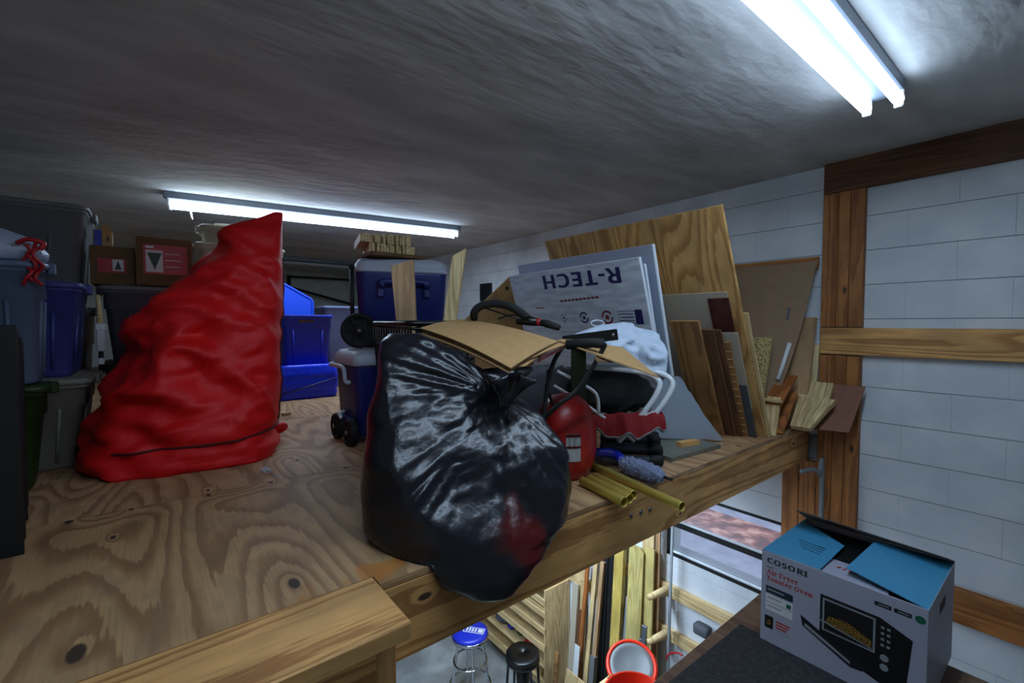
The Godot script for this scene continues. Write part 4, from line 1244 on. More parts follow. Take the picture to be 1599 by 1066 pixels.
	for i in 13:
		var row := PackedVector3Array()
		for j in 9:
			var u := i / 12.0
			var v := j / 8.0
			var p := Vector3(2.10, 0.36, -1.36).lerp(Vector3(2.16, 0.35, -1.30), v).lerp(Vector3(1.98, 0.03, -1.42).lerp(Vector3(2.36, 0.012, -1.17), v), u)
			p.y += 0.01 * n.get_noise_2d(u * 3, v * 3) + 0.05 * u * (1.0 - u) * -1.0
			row.append(p)
		rows.append(row)
	for i in 12:
		for j in 8:
			quad(st, rows[i][j], rows[i + 1][j], rows[i + 1][j + 1], rows[i][j + 1], Vector2(i, j) / 12, Vector2(i + 1, j) / 12, Vector2(i + 1, j + 1) / 12, Vector2(i, j + 1) / 12)
			var e := Vector3(0.003, -0.003, -0.003)
			quad(st, rows[i][j] + e, rows[i][j + 1] + e, rows[i + 1][j + 1] + e, rows[i + 1][j] + e)
	obj("sheet", done(st), M.foil, ff)
	# flattened kraft carton behind
	var kc := thing("flat_carton", "flattened kraft carton with dark print beyond the printed insulation board", "carton")
	obj("panel", prism_shape([Vector3(1.74, 0.64, -2.75), Vector3(1.9, 0.0, -2.75), Vector3(2.4, 0.0, -2.75), Vector3(2.42, 0.65, -2.75), Vector3(2.17, 0.99, -2.75)], Vector3(0, 0, -0.008)), M.cardboard, kc)
	var kf := Transform3D(Basis(Vector3.BACK, 0.66), Vector3(1.83, 0.68, -2.75))
	for k in 4:
		print_patch("printed_line", kf, rect(0.16 + 0.02 * k, -0.01 - k * 0.022, 0.27 - 0.01 * k, -0.003 - k * 0.022), 0.001, M.ink_grey, kc)
	print_patch("printed_mark", kf, rect(0.36, -0.03, 0.39, -0.005), 0.001, M.ink_black, kc)
	# sheets that lean on the block wall
	var hb := thing("hardboard_sheet", "big bowed brown hardboard sheet with a stained top batten leaning on the wall", "hardboard")
	var edge := smooth_path([Vector3(3.115, 1.0, -1.0), Vector3(3.055, 0.70, -1.035), Vector3(2.955, 0.43, -1.065), Vector3(2.85, 0.23, -1.09), Vector3(2.75, 0.004, -1.12)], 5)
	var hs := begin(true)
	for k in edge.size() - 1:
		var e0: Vector3 = edge[k]
		var e1: Vector3 = edge[k + 1]
		var far := Vector3(0, 0, -0.5)
		quad(hs, e0, e0 + far, e1 + far, e1)
	var hs2 := begin()
	for k in edge.size() - 1:
		var e0: Vector3 = edge[k]
		var e1: Vector3 = edge[k + 1]
		var t := Vector3(0.004, -0.002, 0)
		var far := Vector3(0, 0, -0.5)
		quad(hs2, e1, e1 + t, e0 + t, e0)
		quad(hs2, e1 + far, e0 + far, e0 + far + t, e1 + far + t)
		quad(hs2, e0 + t, e1 + t, e1 + far + t, e0 + far + t)
	obj("face", done(hs), M.hardboard, hb)
	obj("edge", done(hs2), M.hardboard, hb)
	obj("batten", board_shape(Vector3(3.122, 0.955, -1.5), Vector3(3.122, 0.955, -0.998), Vector3(0.016, 0.075, 0), 0.014), M.cedar, hb)
	for k in 3:
		obj("printed_line", board_shape(Vector3(3.048 - k * 0.009, 0.705 - k * 0.025, -1.13), Vector3(3.048 - k * 0.009, 0.705 - k * 0.025, -1.115), Vector3(0.006, 0.02, 0), 0.001), M.ink_grey, hb)
	solo("osb_offcut", board_shape(Vector3(2.7, 0.004, -1.32), Vector3(2.7, 0.004, -1.135), Vector3(0.15, 0.54, 0.05), 0.012), M.osb, "flaky pressed-strand board offcut between the plywood and the hardboard", "offcut")
	solo("light_board", board_shape(Vector3(2.965, 0.0, -1.15), Vector3(2.965, 0.0, -1.0), Vector3(0.165, 0.665, 0.03), 0.014), M.oak, "tan board leaning on the wall beside the timber post", "board")
	solo("light_board", board_shape(Vector3(3.07, 0.0, -1.05), Vector3(3.07, 0.0, -0.985), Vector3(0.075, 0.5, 0.012), 0.01), M.pale, "narrow pale strip between the tan board and the timber post", "strip")
	solo("white_strip", tube_shape([Vector3(2.87, 0.3, -1.105), Vector3(2.97, 0.51, -1.085)], 0.012, 6), M.white_paint, "white trim strip leaning on the bowed hardboard", "trim strip")
	# offcuts at the corner of the deck
	solo("wood_offcut", board_shape(Vector3(2.735, 0.18, -1.13), Vector3(2.735, 0.18, -1.035), Vector3(0.22, 0.145, 0.0), 0.016), M.orange, "orange-brown plywood offcut sloping up to the wall", "offcut")
	solo("wood_offcut", board_shape(Vector3(2.695, 0.004, -1.115), Vector3(2.695, 0.004, -1.045), Vector3(0.06, 0.21, 0.012), 0.014), M.pale, "pale pine offcut propping the orange-brown one", "offcut")
	box_part("strip", Vector3(2.735, 0.195, -1.08), Vector3(0.02, 0.016, 0.1), M.pale, thing("wood_cleat", "short pale cleat across the pale pine offcut", "cleat"))
	solo("wood_offcut", board_shape(Vector3(2.76, 0.01, -1.125), Vector3(2.76, 0.01, -1.035), Vector3(0.2, 0.21, 0.05), 0.016), M.orange, "reddish board strip under the laminated pine block", "offcut")
	var lam := thing("laminated_block", "angled laminated pine offcut overhanging the deck corner", "offcut")
	for k in 6:
		var z := -1.036 + k * 0.03
		obj("lamella", prism_shape([Vector3(2.86, 0.045, z * 0.55 - 0.462), Vector3(2.86, 0.045, (z + 0.0285) * 0.55 - 0.462), Vector3(3.01, 0.2, z + 0.0285), Vector3(3.01, 0.2, z)], Vector3(0.018, -0.022, 0), Vector3(1, 1, 0)), M.pale, lam)
		obj("lamella", prism_shape([Vector3(3.01, 0.2, z - 0.03), Vector3(3.01, 0.2, z - 0.0015), Vector3(3.075, 0.285, z - 0.0035), Vector3(3.075, 0.285, z - 0.03)], Vector3(0.02, -0.02, 0), Vector3(1, 1, 0)), M.pale, lam)
	solo("hardboard_offcut", prism_shape([Vector3(2.95, 0.018, -1.08), Vector3(2.99, 0.03, -0.785), Vector3(3.135, 0.272, -0.753), Vector3(3.14, 0.272, -0.98), Vector3(3.12, 0.24, -1.08)], Vector3(0.005, -0.003, 0)), M.hardboard_red, "reddish brown hardboard offcut sticking out past the deck edge", "hardboard")

# ---------------------------------------------------------------- odds and ends on the deck
func rod(called: String, pts: Array, r, m: Material, parent: Node3D, sides := 10) -> MeshInstance3D:
	return obj(called, tube_shape(pts, r, sides), m, parent)

func hollow_tube(a: Vector3, b: Vector3, r: float) -> SurfaceTool:
	var d := (b - a).normalized()
	var side := d.cross(Vector3.UP).normalized()
	var other := d.cross(side)
	var rings := []
	for q in [[a, 1.0], [b - d * 0.004, 1.0], [b - d * 0.001, 1.0], [b, 0.97], [b, 0.88], [b - d * 0.003, 0.86], [b - d * 0.09, 0.86]]:
		var ring := PackedVector3Array()
		for k in 18:
			var t := TAU * k / 18
			ring.append(q[0] + (side * cos(t) + other * sin(t)) * r * q[1])
		rings.append(ring)
	var st := begin(true)
	loft(st, rings)
	return done(st)

func build_junk() -> void:
	# red tank
	var tk := thing("tank", "dusty red round-topped metal tank with a white warning label", "tank", Vector3(1.345, 0, -1.335))
	var R := 0.13
	obj("shell", lathe_shape([[R * 0.6, 0.0], [R * 0.72, 0.004], [R * 0.86, 0.035], [R * 0.96, 0.08], [R, 0.13], [R * 0.995, 0.175], [R * 0.95, 0.225], [R * 0.85, 0.27], [R * 0.68, 0.305], [R * 0.46, 0.327], [R * 0.22, 0.336], [0.0, 0.338]], 44), M.tank_red, tk)
	var lab := begin()
	var lab2 := begin()
	var lab3 := begin()
	for k in 6:
		var a0 := 1.88 + k * 0.075
		var a1 := a0 + 0.075
		for q in [[lab, 0.09, 0.2, 0.0015], [lab2, 0.142, 0.151, 0.0026], [lab3, 0.186, 0.199, 0.0026]]:
			var rr: float = R + q[3]
			var p0 := Vector3(-cos(a0 - 1.57) * 0.0 + cos(a0) * rr, q[1], sin(a0) * rr)
			var p1 := Vector3(cos(a1) * rr, q[1], sin(a1) * rr)
			var hh := Vector3(0, q[2] - q[1], 0)
			quad(q[0], p1, p0, p0 + hh, p1 + hh)
			quad(q[0], p0, p1, p1 + hh, p0 + hh)
	obj("warning_label", done(lab), M.label_white, tk)
	obj("label_stripe", done(lab2), M.ink_red, tk)
	obj("label_stripe", done(lab3), M.ink_red, tk)
	# brass tubes
	for q in [[Vector3(1.475, 0.018, -1.3), Vector3(1.375, 0.018, -0.816)], [Vector3(1.30, 0.018, -1.195), Vector3(1.255, 0.018, -0.96)], [Vector3(1.337, 0.018, -1.19), Vector3(1.294, 0.018, -0.966)], [Vector3(1.376, 0.018, -1.195), Vector3(1.334, 0.018, -0.98)]]:
		var long: bool = q[0].x > 1.4
		solo("brass_tube", hollow_tube(q[0], q[1], 0.0165 if long else 0.0175), M.brass, "longest brass tube jutting far out over the loft edge" if long else "short brass tube in the row of three at the red tank", "tube", "" if long else "three short brass tubes")
	# duster
	var du := thing("duster", "fluffy blue-grey duster with a bright blue plastic handle", "duster")
	rod("handle", smooth_path([Vector3(1.47, 0.06, -1.345), Vector3(1.54, 0.068, -1.285), Vector3(1.565, 0.062, -1.24), Vector3(1.55, 0.05, -1.2)], 4), 0.02, M.blue_plastic, du)
	var n := noise(71, 40.0, 2)
	var rings := []
	for k in 26:
		var t := k / 25.0
		var c := Vector3(1.548, 0.044, -1.21).lerp(Vector3(1.53, 0.04, -0.985), t)
		var rr := 0.034 * sqrt(maxf(0.03, 1.0 - pow(absf(t * 2.0 - 1.0), 4.0)))
		var ring := PackedVector3Array()
		for j in 28:
			var a := TAU * j / 28
			var w := rr * (1.0 + 0.35 * n.get_noise_3d(cos(a), sin(a), t * 5.0))
			ring.append(c + Vector3(cos(a) * w * 1.1, sin(a) * w * 0.95, 0))
		rings.append(ring)
	var st := begin(true)
	loft(st, rings)
	obj("fluffy_head", done(st), M.fluff, du)
	var fib := begin()
	for k in 420:
		var t := rng.randf()
		var a := rng.randf() * TAU
		var c := Vector3(1.548, 0.044, -1.21).lerp(Vector3(1.53, 0.04, -0.985), t)
		var rr := 0.033 * sqrt(maxf(0.05, 1.0 - pow(absf(t * 2.0 - 1.0), 4.0)))
		var o := Vector3(cos(a) * 1.1, sin(a) * 0.95, rng.randf_range(-0.5, 0.5)).normalized()
		var e := c + Vector3(cos(a) * 1.1, sin(a) * 0.95, 0) * rr
		var tg := o.cross(Vector3.FORWARD).normalized() * 0.0028
		var up2 := o.cross(tg).normalized() * 0.0028
		var apex := e + o * rng.randf_range(0.006, 0.014) + Vector3(0, -0.003, 0)
		if e.y < 0.014:
			continue
		apex.y = maxf(apex.y, 0.002)
		tri(fib, e - o * 0.006 + tg, e - o * 0.006 + up2, apex)
		tri(fib, e - o * 0.006 + up2, e - o * 0.006 - tg - up2, apex)
		tri(fib, e - o * 0.006 - tg - up2, e - o * 0.006 + tg, apex)
	obj("fibres", done(fib), M.fluff, du).set_meta("kind", "stuff")
	rod("tip", [Vector3(1.53, 0.04, -0.99), Vector3(1.54, 0.036, -0.955)], 0.006, M.black, du)
	# folded tripod
	var tr := thing("folded_tripod", "folded dark grey tripod legs with black rubber feet lying on the deck", "tripod")
	for q in [[1.725, 0.026, -1.155], [1.79, 0.026, -1.2], [1.85, 0.026, -1.255], [1.80, 0.072, -1.22], [1.855, 0.072, -1.265], [1.745, 0.072, -1.175]]:
		var end := Vector3(q[0], q[1] + (0.02 if q[0] > 1.78 else 0.0), q[2])
		var dir := Vector3(-0.34, 0.02, -0.26).normalized()
		var leg := rod("leg", [end, end + dir * 0.24], 0.0185, M.tripod, tr)
		obj("foot", tube_shape([end - dir * 0.03, end - dir * 0.022, end + dir * 0.03], [0.02, 0.0245, 0.0245], 12), M.rubber, leg)
	# tile with a block of wood
	var ti := thing("floor_tile", "square grey-green tile lying at the deck edge", "tile")
	obj("slab", prism_shape([Vector3(1.835, 0.02, -1.145), Vector3(2.235, 0.02, -1.12), Vector3(2.285, 0.02, -1.47), Vector3(1.88, 0.02, -1.5)], Vector3(0, -0.02, 0)), M.tile, ti)
	solo("wood_block", prism_shape([Vector3(2.03, 0.042, -1.215), Vector3(2.15, 0.042, -1.185), Vector3(2.16, 0.042, -1.22), Vector3(2.04, 0.042, -1.25)], Vector3(0, -0.022, 0)), M.pine, "small pine block lying on the grey-green tile", "wood block")
	solo("white_lath", board_shape(Vector3(2.05, 0.024, -1.42), Vector3(2.3, 0.024, -1.24), Vector3(-0.008, 0.0, -0.015), 0.004), M.white_paint, "thin white slat lying across the grey-green tile", "slat")
	# dark duffel under the heap
	var df := thing("duffel", "dark grey duffel buried under the cardboard and chair frames", "duffel")
	var n2 := noise(73, 3.0, 2)
	rings = []
	for k in 22:
		var t := k / 21.0
		var s := pow(maxf(0.02, 1.0 - pow(absf(t * 2.0 - 1.0), 3.5)), 0.45)
		var ring := PackedVector3Array()
		for j in 40:
			var a := TAU * j / 40
			var c := Vector3(1.3, 0.2, -1.72).lerp(Vector3(1.78, 0.2, -1.58), t)
			var w := s * (1.0 + 0.16 * n2.get_noise_3d(cos(a), sin(a), t * 4.0))
			var p := c + Vector3(0.25, 0, 0.9).normalized() * cos(a) * 0.14 * w + Vector3.UP * sin(a) * 0.21 * w
			p.y = maxf(p.y, 0.002)
			ring.append(p)
		rings.append(ring)
	st = begin(true)
	loft(st, rings)
	obj("fabric", done(st), M.grey_fabric, df)
	# dark folding stool frame with foam grip
	var fs := thing("folding_stool", "dark folding stool frame with a black foam grip under the cardboard", "folding stool")
	rod("foam_grip", [Vector3(1.18, 0.552, -1.168), Vector3(1.245, 0.56, -1.095), Vector3(1.27, 0.556, -1.07)], 0.018, M.grip, fs, 12)
	rod("tube", smooth_path([Vector3(1.185, 0.55, -1.165), Vector3(1.17, 0.53, -1.19), Vector3(1.14, 0.41, -1.22), Vector3(1.12, 0.01, -1.27)], 4), 0.0085, M.dark_tube, fs, 8)
	rod("tube", smooth_path([Vector3(1.27, 0.556, -1.07), Vector3(1.272, 0.535, -1.075), Vector3(1.215, 0.39, -1.14), Vector3(1.15, 0.3, -1.22), Vector3(1.1, 0.01, -1.5)], 4), 0.0085, M.dark_tube, fs, 8)
	rod("cross_bar", [Vector3(1.17, 0.45, -1.25), Vector3(1.28, 0.37, -1.37)], 0.007, M.dark_tube, fs, 8)
	rod("cross_bar", [Vector3(1.14, 0.4, -1.23), Vector3(1.25, 0.29, -1.3)], 0.007, M.dark_tube, fs, 8)
	# white tubular folding chair
	var wc := thing("folding_chair", "collapsed lawn chair with white tube arms and red fabric", "folding chair")
	for o: Vector3 in [Vector3.ZERO, Vector3(0.055, 0.0, 0.028)]:
		rod("arm_tube", smooth_path([Vector3(1.56, 0.43, -1.45) + o, Vector3(1.7, 0.415, -1.24) + o, Vector3(1.738, 0.385, -1.16) + o, Vector3(1.728, 0.33, -1.15) + o, Vector3(1.675, 0.225, -1.195) + o, Vector3(1.6, 0.11, -1.26) + o], 5), 0.0125, M.white_paint, wc)
	rod("thin_rod", smooth_path([Vector3(1.39, 0.42, -1.43), Vector3(1.47, 0.365, -1.36), Vector3(1.51, 0.32, -1.31), Vector3(1.515, 0.24, -1.3)], 4), 0.0075, M.white_paint, wc, 8)
	rod("thin_rod", [Vector3(1.36, 0.36, -1.42), Vector3(1.47, 0.275, -1.33), Vector3(1.66, 0.115, -1.215)], 0.0075, M.white_paint, wc, 8)
	obj("fabric_tag", board_shape(Vector3(1.68, 0.19, -1.165), Vector3(1.72, 0.205, -1.145), Vector3(-0.01, 0.045, -0.01), 0.003), M.label_white, wc)
	var fab := []
	for i in 8:
		var row := []
		for q in 41:
			var u := q / 40.0
			var v := i / 7.0
			var p := Vector3(1.50, 0.225, -1.35).lerp(Vector3(1.775, 0.24, -1.165), u) + Vector3(-0.045, -0.075, 0.075) * v * (0.75 + 0.35 * sin(u * PI))
			var wave := sin(u * 17.0 + 0.6) * 0.6 + sin(u * 31.0) * 0.25
			row.append(p + Vector3(-0.35, 0.75, 0.4) * (0.032 * wave * (0.25 + 0.75 * v) + 0.03 * sin(PI * v)))
		fab.append(row)
	st = begin(true)
	var inw := Vector3(0.006, -0.008, -0.008)
	for i in 7:
		for q in 40:
			quad(st, fab[i + 1][q], fab[i + 1][q + 1], fab[i][q + 1], fab[i][q])
			quad(st, fab[i][q] + inw, fab[i][q + 1] + inw, fab[i + 1][q + 1] + inw, fab[i + 1][q] + inw)
	obj("fabric_seat", done(st), M.red_fabric, wc)
	rod("piping", fab[7], 0.0045, M.grey_tote, wc, 6)
	solo("olive_board", board_shape(Vector3(1.42, 0.25, -1.37), Vector3(1.475, 0.25, -1.335), Vector3(-0.01, 0.27, -0.02), 0.012), M.olive, "olive drab strap panel upright behind the white chair rods", "strap")
	var ds := thing("dark_sack", "dark crumpled plastic sack between the white tubes and olive strap", "sack")
	rings = []
	for k in 16:
		var t := k / 15.0
		var s := sqrt(maxf(0.02, 1.0 - pow(t * 2.0 - 1.0, 2.0)))
		var ring := PackedVector3Array()
		for j in 30:
			var a := TAU * j / 30
			var w := s * (1.0 + 0.3 * n2.get_noise_3d(cos(a) * 2.0, sin(a) * 2.0, t * 5.0 + 4.0))
			ring.append(Vector3(1.55, 0.33, -1.5).lerp(Vector3(1.85, 0.3, -1.28), t) + Vector3(0.6, 0, 0.8) * cos(a) * 0.09 * w + Vector3.UP * sin(a) * 0.11 * w)
		rings.append(ring)
	st = begin(true)
	tint = func(_p: Vector3) -> Color: return Color(0.03, 0.032, 0.036)
	loft(st, rings)
	tint = no_tint
	obj("sack", done(st), M.film, ds)
	# white cloth draped at the foot of the insulation
	var cl := thing("cloth", "crumpled white cloth draped over the heap before the insulation boards", "cloth")
	var top := smooth_path([Vector3(1.44, 0.555, -1.46), Vector3(1.60, 0.607, -1.42), Vector3(1.73, 0.632, -1.36), Vector3(1.8, 0.618, -1.32), Vector3(1.885, 0.57, -1.24)], 6)
	var bot := smooth_path([Vector3(1.43, 0.53, -1.38), Vector3(1.52, 0.5, -1.3), Vector3(1.62, 0.49, -1.25), Vector3(1.72, 0.43, -1.2), Vector3(1.80, 0.375, -1.17)], 6)
	var nc := noise(77, 2.4, 2)
	var rows := []
	for i in 15:
		var row := PackedVector3Array()
		for j in top.size():
			var v := i / 14.0
			var p: Vector3 = top[j].lerp(bot[j], v)
			var fold := 1.0 - absf(nc.get_noise_2d(j * 0.055 + v * 0.35, v * 0.5 - j * 0.02)) * 2.5
			row.append(p + Vector3(-0.55, 0.15, 0.8) * (0.03 * fold + 0.04 * sin(PI * v)))
		rows.append(row)
	st = begin(true)
	var back := Vector3(0.004, -0.004, -0.006)
	for i in 14:
		for j in top.size() - 1:
			quad(st, rows[i + 1][j], rows[i + 1][j + 1], rows[i][j + 1], rows[i][j])
			quad(st, rows[i][j] + back, rows[i][j + 1] + back, rows[i + 1][j + 1] + back, rows[i + 1][j] + back)
	obj("drape", done(st), M.cloth_white, cl)
	var loop := []
	for k in 13:
		loop.append(Vector3(1.64 + 0.035 * cos(TAU * k / 12), 0.63 + 0.014 * sin(TAU * k / 12), -1.42 + 0.01 * cos(TAU * k / 12)))
	rod("cord_loop", loop, 0.004, M.cloth_white, cl, 6)
	var sl := thing("slotted_bar", "flat black metal bar with a bolt hole across the white cloth", "metal bar")
	obj("bar", board_shape(Vector3(1.33, 0.532, -1.33), Vector3(1.50, 0.562, -1.185), Vector3(-0.006, 0.045, -0.006), 0.005), M.black_gloss, sl)
	obj("bolt", tube_shape([Vector3(1.478, 0.582, -1.197), Vector3(1.473, 0.582, -1.191)], 0.007, 10), M.steel, sl)
	# looped handle lying on the cardboard
	var lh := thing("looped_handle", "curved black foam-wrapped handle with a cable lying on the cardboard", "handle", Vector3(0, 0.008, 0))
	rod("foam_loop", smooth_path([Vector3(1.09, 0.645, -1.63), Vector3(1.06, 0.668, -1.585), Vector3(1.075, 0.694, -1.555), Vector3(1.11, 0.702, -1.51), Vector3(1.14, 0.69, -1.45), Vector3(1.165, 0.66, -1.4), Vector3(1.175, 0.635, -1.37)], 6), 0.0165, M.grip, lh, 12)
	rod("control", [Vector3(1.15, 0.63, -1.41), Vector3(1.17, 0.632, -1.36), Vector3(1.185, 0.625, -1.33)], [0.014, 0.02, 0.015], M.black_gloss, lh)
	rod("grip", [Vector3(1.19, 0.626, -1.325), Vector3(1.2, 0.62, -1.29), Vector3(1.215, 0.605, -1.24)], [0.012, 0.0155, 0.012], M.rubber, lh)
	rod("red_collar", [Vector3(1.186, 0.627, -1.333), Vector3(1.192, 0.625, -1.318)], 0.0155, M.label_red, lh)
	rod("rod", [Vector3(1.09, 0.69, -1.57), Vector3(1.16, 0.635, -1.4)], 0.004, M.dark_tube, lh, 6)
	rod("cable", smooth_path([Vector3(1.12, 0.64, -1.5), Vector3(1.14, 0.655, -1.44), Vector3(1.165, 0.648, -1.39), Vector3(1.18, 0.63, -1.35)], 5), 0.0035, M.black, lh, 6)

# ---------------------------------------------------------------- carton on the cabinet
func build_table() -> void:
	var cb := thing("tall_cabinet", "tall cabinet with a worn brown wooden top beside the block wall", "cabinet", Vector3(1.57, FLOOR_Y, -0.16))
	box_part("top", Vector3(0, 2.337, 0), Vector3(1.47, 0.035, 1.51), M.tabletop, cb, 0.003)
	box_part("body", Vector3(0.02, 1.16, 0.02), Vector3(1.38, 2.318, 1.4), M.tabletop, cb, 0.004)
	for s: float in [-1.0, 1.0]:
		var dr := box_part("door", Vector3(-0.68, 1.16, s * 0.34 + 0.02), Vector3(0.02, 2.2, 0.66), M.tabletop, cb, 0.003)
		obj("handle", tube_shape([Vector3(-0.71, 1.1, s * 0.06 + 0.02), Vector3(-0.71, 1.25, s * 0.06 + 0.02)], 0.008, 8), M.steel, dr)
	var top := FLOOR_Y + 2.3545
	solo("rubber_mat", prism_shape([Vector3(1.0, top + 0.004, -0.885), Vector3(1.0, top + 0.004, 0.3), Vector3(1.925, top + 0.004, 0.3), Vector3(1.925, top + 0.004, -0.865)], Vector3(0, -0.004, 0)), M.mat_black, "scuffed black rubber mat on the brown cabinet top", "mat")
	var c := thing("appliance_carton", "opened white toaster oven carton with blue top flaps on the cabinet", "carton", Vector3(1.9, top + 0.0045, -0.776))
	# carton: x away from the loft side, z along its front; front face at local x = 0
	var W := 0.5
	var H := 0.366
	var D := 0.465
	box_part("front_panel", Vector3(0.002, H / 2, W / 2), Vector3(0.004, H, W), M.carton_white, c, 0.001)
	box_part("back_panel", Vector3(D - 0.002, H / 2, W / 2), Vector3(0.004, H, W), M.carton_white, c, 0.001)
	box_part("side_panel", Vector3(D / 2, H / 2, 0.002), Vector3(D - 0.008, H, 0.004), M.carton_white, c, 0.001)
	var sd := box_part("side_panel", Vector3(D / 2, H / 2, W - 0.002), Vector3(D - 0.008, H, 0.004), M.carton_white, c, 0.001)
	box_part("hand_hole", Vector3(D / 2, H * 0.8, W + 0.0005), Vector3(0.09, 0.03, 0.002), M.carton_in, sd, 0.0)
	box_part("bottom_panel", Vector3(D / 2, 0.002, W / 2), Vector3(D - 0.008, 0.004, W - 0.008), M.carton_in, c, 0.0)
	box_part("foam_insert", Vector3(D / 2 + 0.02, H - 0.07, W / 2), Vector3(D - 0.06, 0.1, W - 0.02), M.ink_black, c, 0.004)
	# inner front flap, white with red script end
	obj("inner_flap", prism_shape([Vector3(0.004, H - 0.008, 0.15), Vector3(0.004, H - 0.008, 0.4), Vector3(0.17, H - 0.016, 0.36), Vector3(0.17, H - 0.016, 0.17)], Vector3(0, -0.003, 0)), M.carton_white, c)
	for k in 4:
		obj("printed_stroke", prism_shape([Vector3(0.098 - 0.003 * (k % 2), H - 0.0110, 0.225 + k * 0.018), Vector3(0.094, H - 0.0108, 0.232 + k * 0.018), Vector3(0.112, H - 0.0118, 0.237 + k * 0.018), Vector3(0.115, H - 0.0120, 0.232 + k * 0.018)], Vector3(0, -0.0004, 0)), M.ink_orange, c)
	# blue flaps folded in from both ends
	var fa := obj("end_flap", prism_shape([Vector3(0.0, H, 0.002), Vector3(0.005, H + 0.001, 0.2), Vector3(0.30, H - 0.004, 0.195), Vector3(0.43, H, 0.0)], Vector3(0, -0.003, 0)), M.carton_blue, c)
	var fb := obj("end_flap", prism_shape([Vector3(0.06, H + 0.018, 0.265), Vector3(0.003, H, W - 0.002), Vector3(D - 0.004, H, W - 0.002), Vector3(0.36, H + 0.03, 0.28)], Vector3(0, -0.003, 0)), M.carton_blue, c)
	for k in 4:
		var z := 0.06 + 0.012 * k
		obj("printed_line", prism_shape([Vector3(0.2 - k * 0.022, H + 0.0012, z), Vector3(0.195 - k * 0.022, H + 0.0012, z + 0.1 - 0.012 * k), Vector3(0.199 - k * 0.022, H + 0.0012, z + 0.1 - 0.012 * k), Vector3(0.204 - k * 0.022, H + 0.0012, z)], Vector3(0, -0.0004, 0)), M.ink_teal, fa)
	obj("sticker", prism_shape([Vector3(0.145, H + 0.0128, 0.375), Vector3(0.145, H + 0.0108, 0.415), Vector3(0.17, H + 0.0112, 0.415), Vector3(0.17, H + 0.0132, 0.375)], Vector3(0, -0.0004, 0)), M.label_white, fb)
	# long back flap standing half open
	var bf := obj("back_flap", prism_shape([Vector3(D, H, W), Vector3(D, H, 0.0), Vector3(D - 0.17, H + 0.085, 0.015), Vector3(D - 0.11, H + 0.045, W - 0.01)], Vector3(0.001, 0.004, 0)), M.carton_in, c)
	obj("outer_print", prism_shape([Vector3(D, H + 0.0045, 0.0), Vector3(D, H + 0.0045, W), Vector3(D - 0.11, H + 0.0495, W - 0.01), Vector3(D - 0.17, H + 0.0895, 0.015)], Vector3(0, -0.0004, 0)), M.carton_white, bf)
	# printing on the front face, seen from -x: right is +z
	var f := Transform3D(Basis(Vector3.BACK, Vector3.UP, Vector3.LEFT), Vector3(0, 0, 0))
	words("printed_brand", "COSORI", f * Vector3(0.018, H - 0.052, 0.0006), f.basis.x, f.basis.y, 0.021, M.ink_black, c, "Droid Sans", 700, 1.35)
	words("printed_brand", "SMART", f * Vector3(0.018, H - 0.067, 0.0006), f.basis.x, f.basis.y, 0.006, M.ink_grey, c, "Droid Sans", 400, 1.0)
	words("printed_title", "Air Fryer", f * Vector3(0.018, H - 0.095, 0.0006), f.basis.x, f.basis.y, 0.0175, M.ink_orange, c, "Droid Serif", 700, 1.0)
	words("printed_title", "Toaster Oven", f * Vector3(0.018, H - 0.121, 0.0006), f.basis.x, f.basis.y, 0.0175, M.ink_orange, c, "Droid Serif", 700, 1.0)
	print_patch("printed_label", f, rect(0.018, H - 0.165, 0.115, H - 0.137), 0.0005, M.ink_teal, c)
	print_patch("printed_line", f, rect(0.024, H - 0.153, 0.085, H - 0.147), 0.001, M.ink_silver, c)
	for k in 2:
		print_patch("printed_label", f, rect(0.018, H - 0.2 - k * 0.034, 0.115, H - 0.17 - k * 0.034), 0.0005, M.label_white, c)
		print_patch("printed_line", f, rect(0.024, H - 0.184 - k * 0.034, 0.075, H - 0.181 - k * 0.034), 0.001, M.ink_grey, c)
	print_patch("printed_badge", f, rect(0.093, H - 0.196, 0.109, H - 0.18), 0.001, M.ink_green, c)
	print_patch("printed_picture", f, rect(0.016, H - 0.308, 0.047, H - 0.258), 0.0005, M.ink_black, c)
	print_patch("printed_food", f, [[0.024, H - 0.295], [0.04, H - 0.29], [0.038, H - 0.272], [0.026, H - 0.276]], 0.001, M.fries, c)
	for k in 3:
		print_patch("printed_line", f, rect(0.057, H - 0.272 - k * 0.0115, 0.107 - 0.006 * k, H - 0.266 - k * 0.0115), 0.0005, M.ink_orange, c)
	for k in 2:
		print_patch("printed_line", f, rect(0.057, H - 0.304 - k * 0.007, 0.11, H - 0.302 - k * 0.007), 0.0005, M.ink_silver, c)
	# pictured oven
	print_patch("pictured_oven", f, [[0.205, H - 0.255], [0.38, H - 0.31], [0.45, H - 0.3], [0.465, H - 0.12], [0.38, H - 0.085], [0.205, H - 0.085]], 0.0005, M.ink_black, c)
	print_patch("pictured_rim", f, rect(0.213, H - 0.215, 0.368, H - 0.095), 0.001, M.ink_silver, c)
	print_patch("pictured_window", f, rect(0.219, H - 0.209, 0.362, H - 0.101), 0.0015, M.ink_black, c)
	print_patch("pictured_fries", f, [[0.222, H - 0.18], [0.358, H - 0.2], [0.358, H - 0.178], [0.29, H - 0.15], [0.235, H - 0.155]], 0.002, M.fries, c)
	print_patch("pictured_rack", f, [[0.2, H - 0.182], [0.36, H - 0.206], [0.36, H - 0.203], [0.2, H - 0.177]], 0.0025, M.ink_silver, c)
	print_patch("pictured_door", f, [[0.142, H - 0.196], [0.205, H - 0.225], [0.345, H - 0.275], [0.335, H - 0.3], [0.3, H - 0.305], [0.15, H - 0.235]], 0.001, M.dark_steel, c)
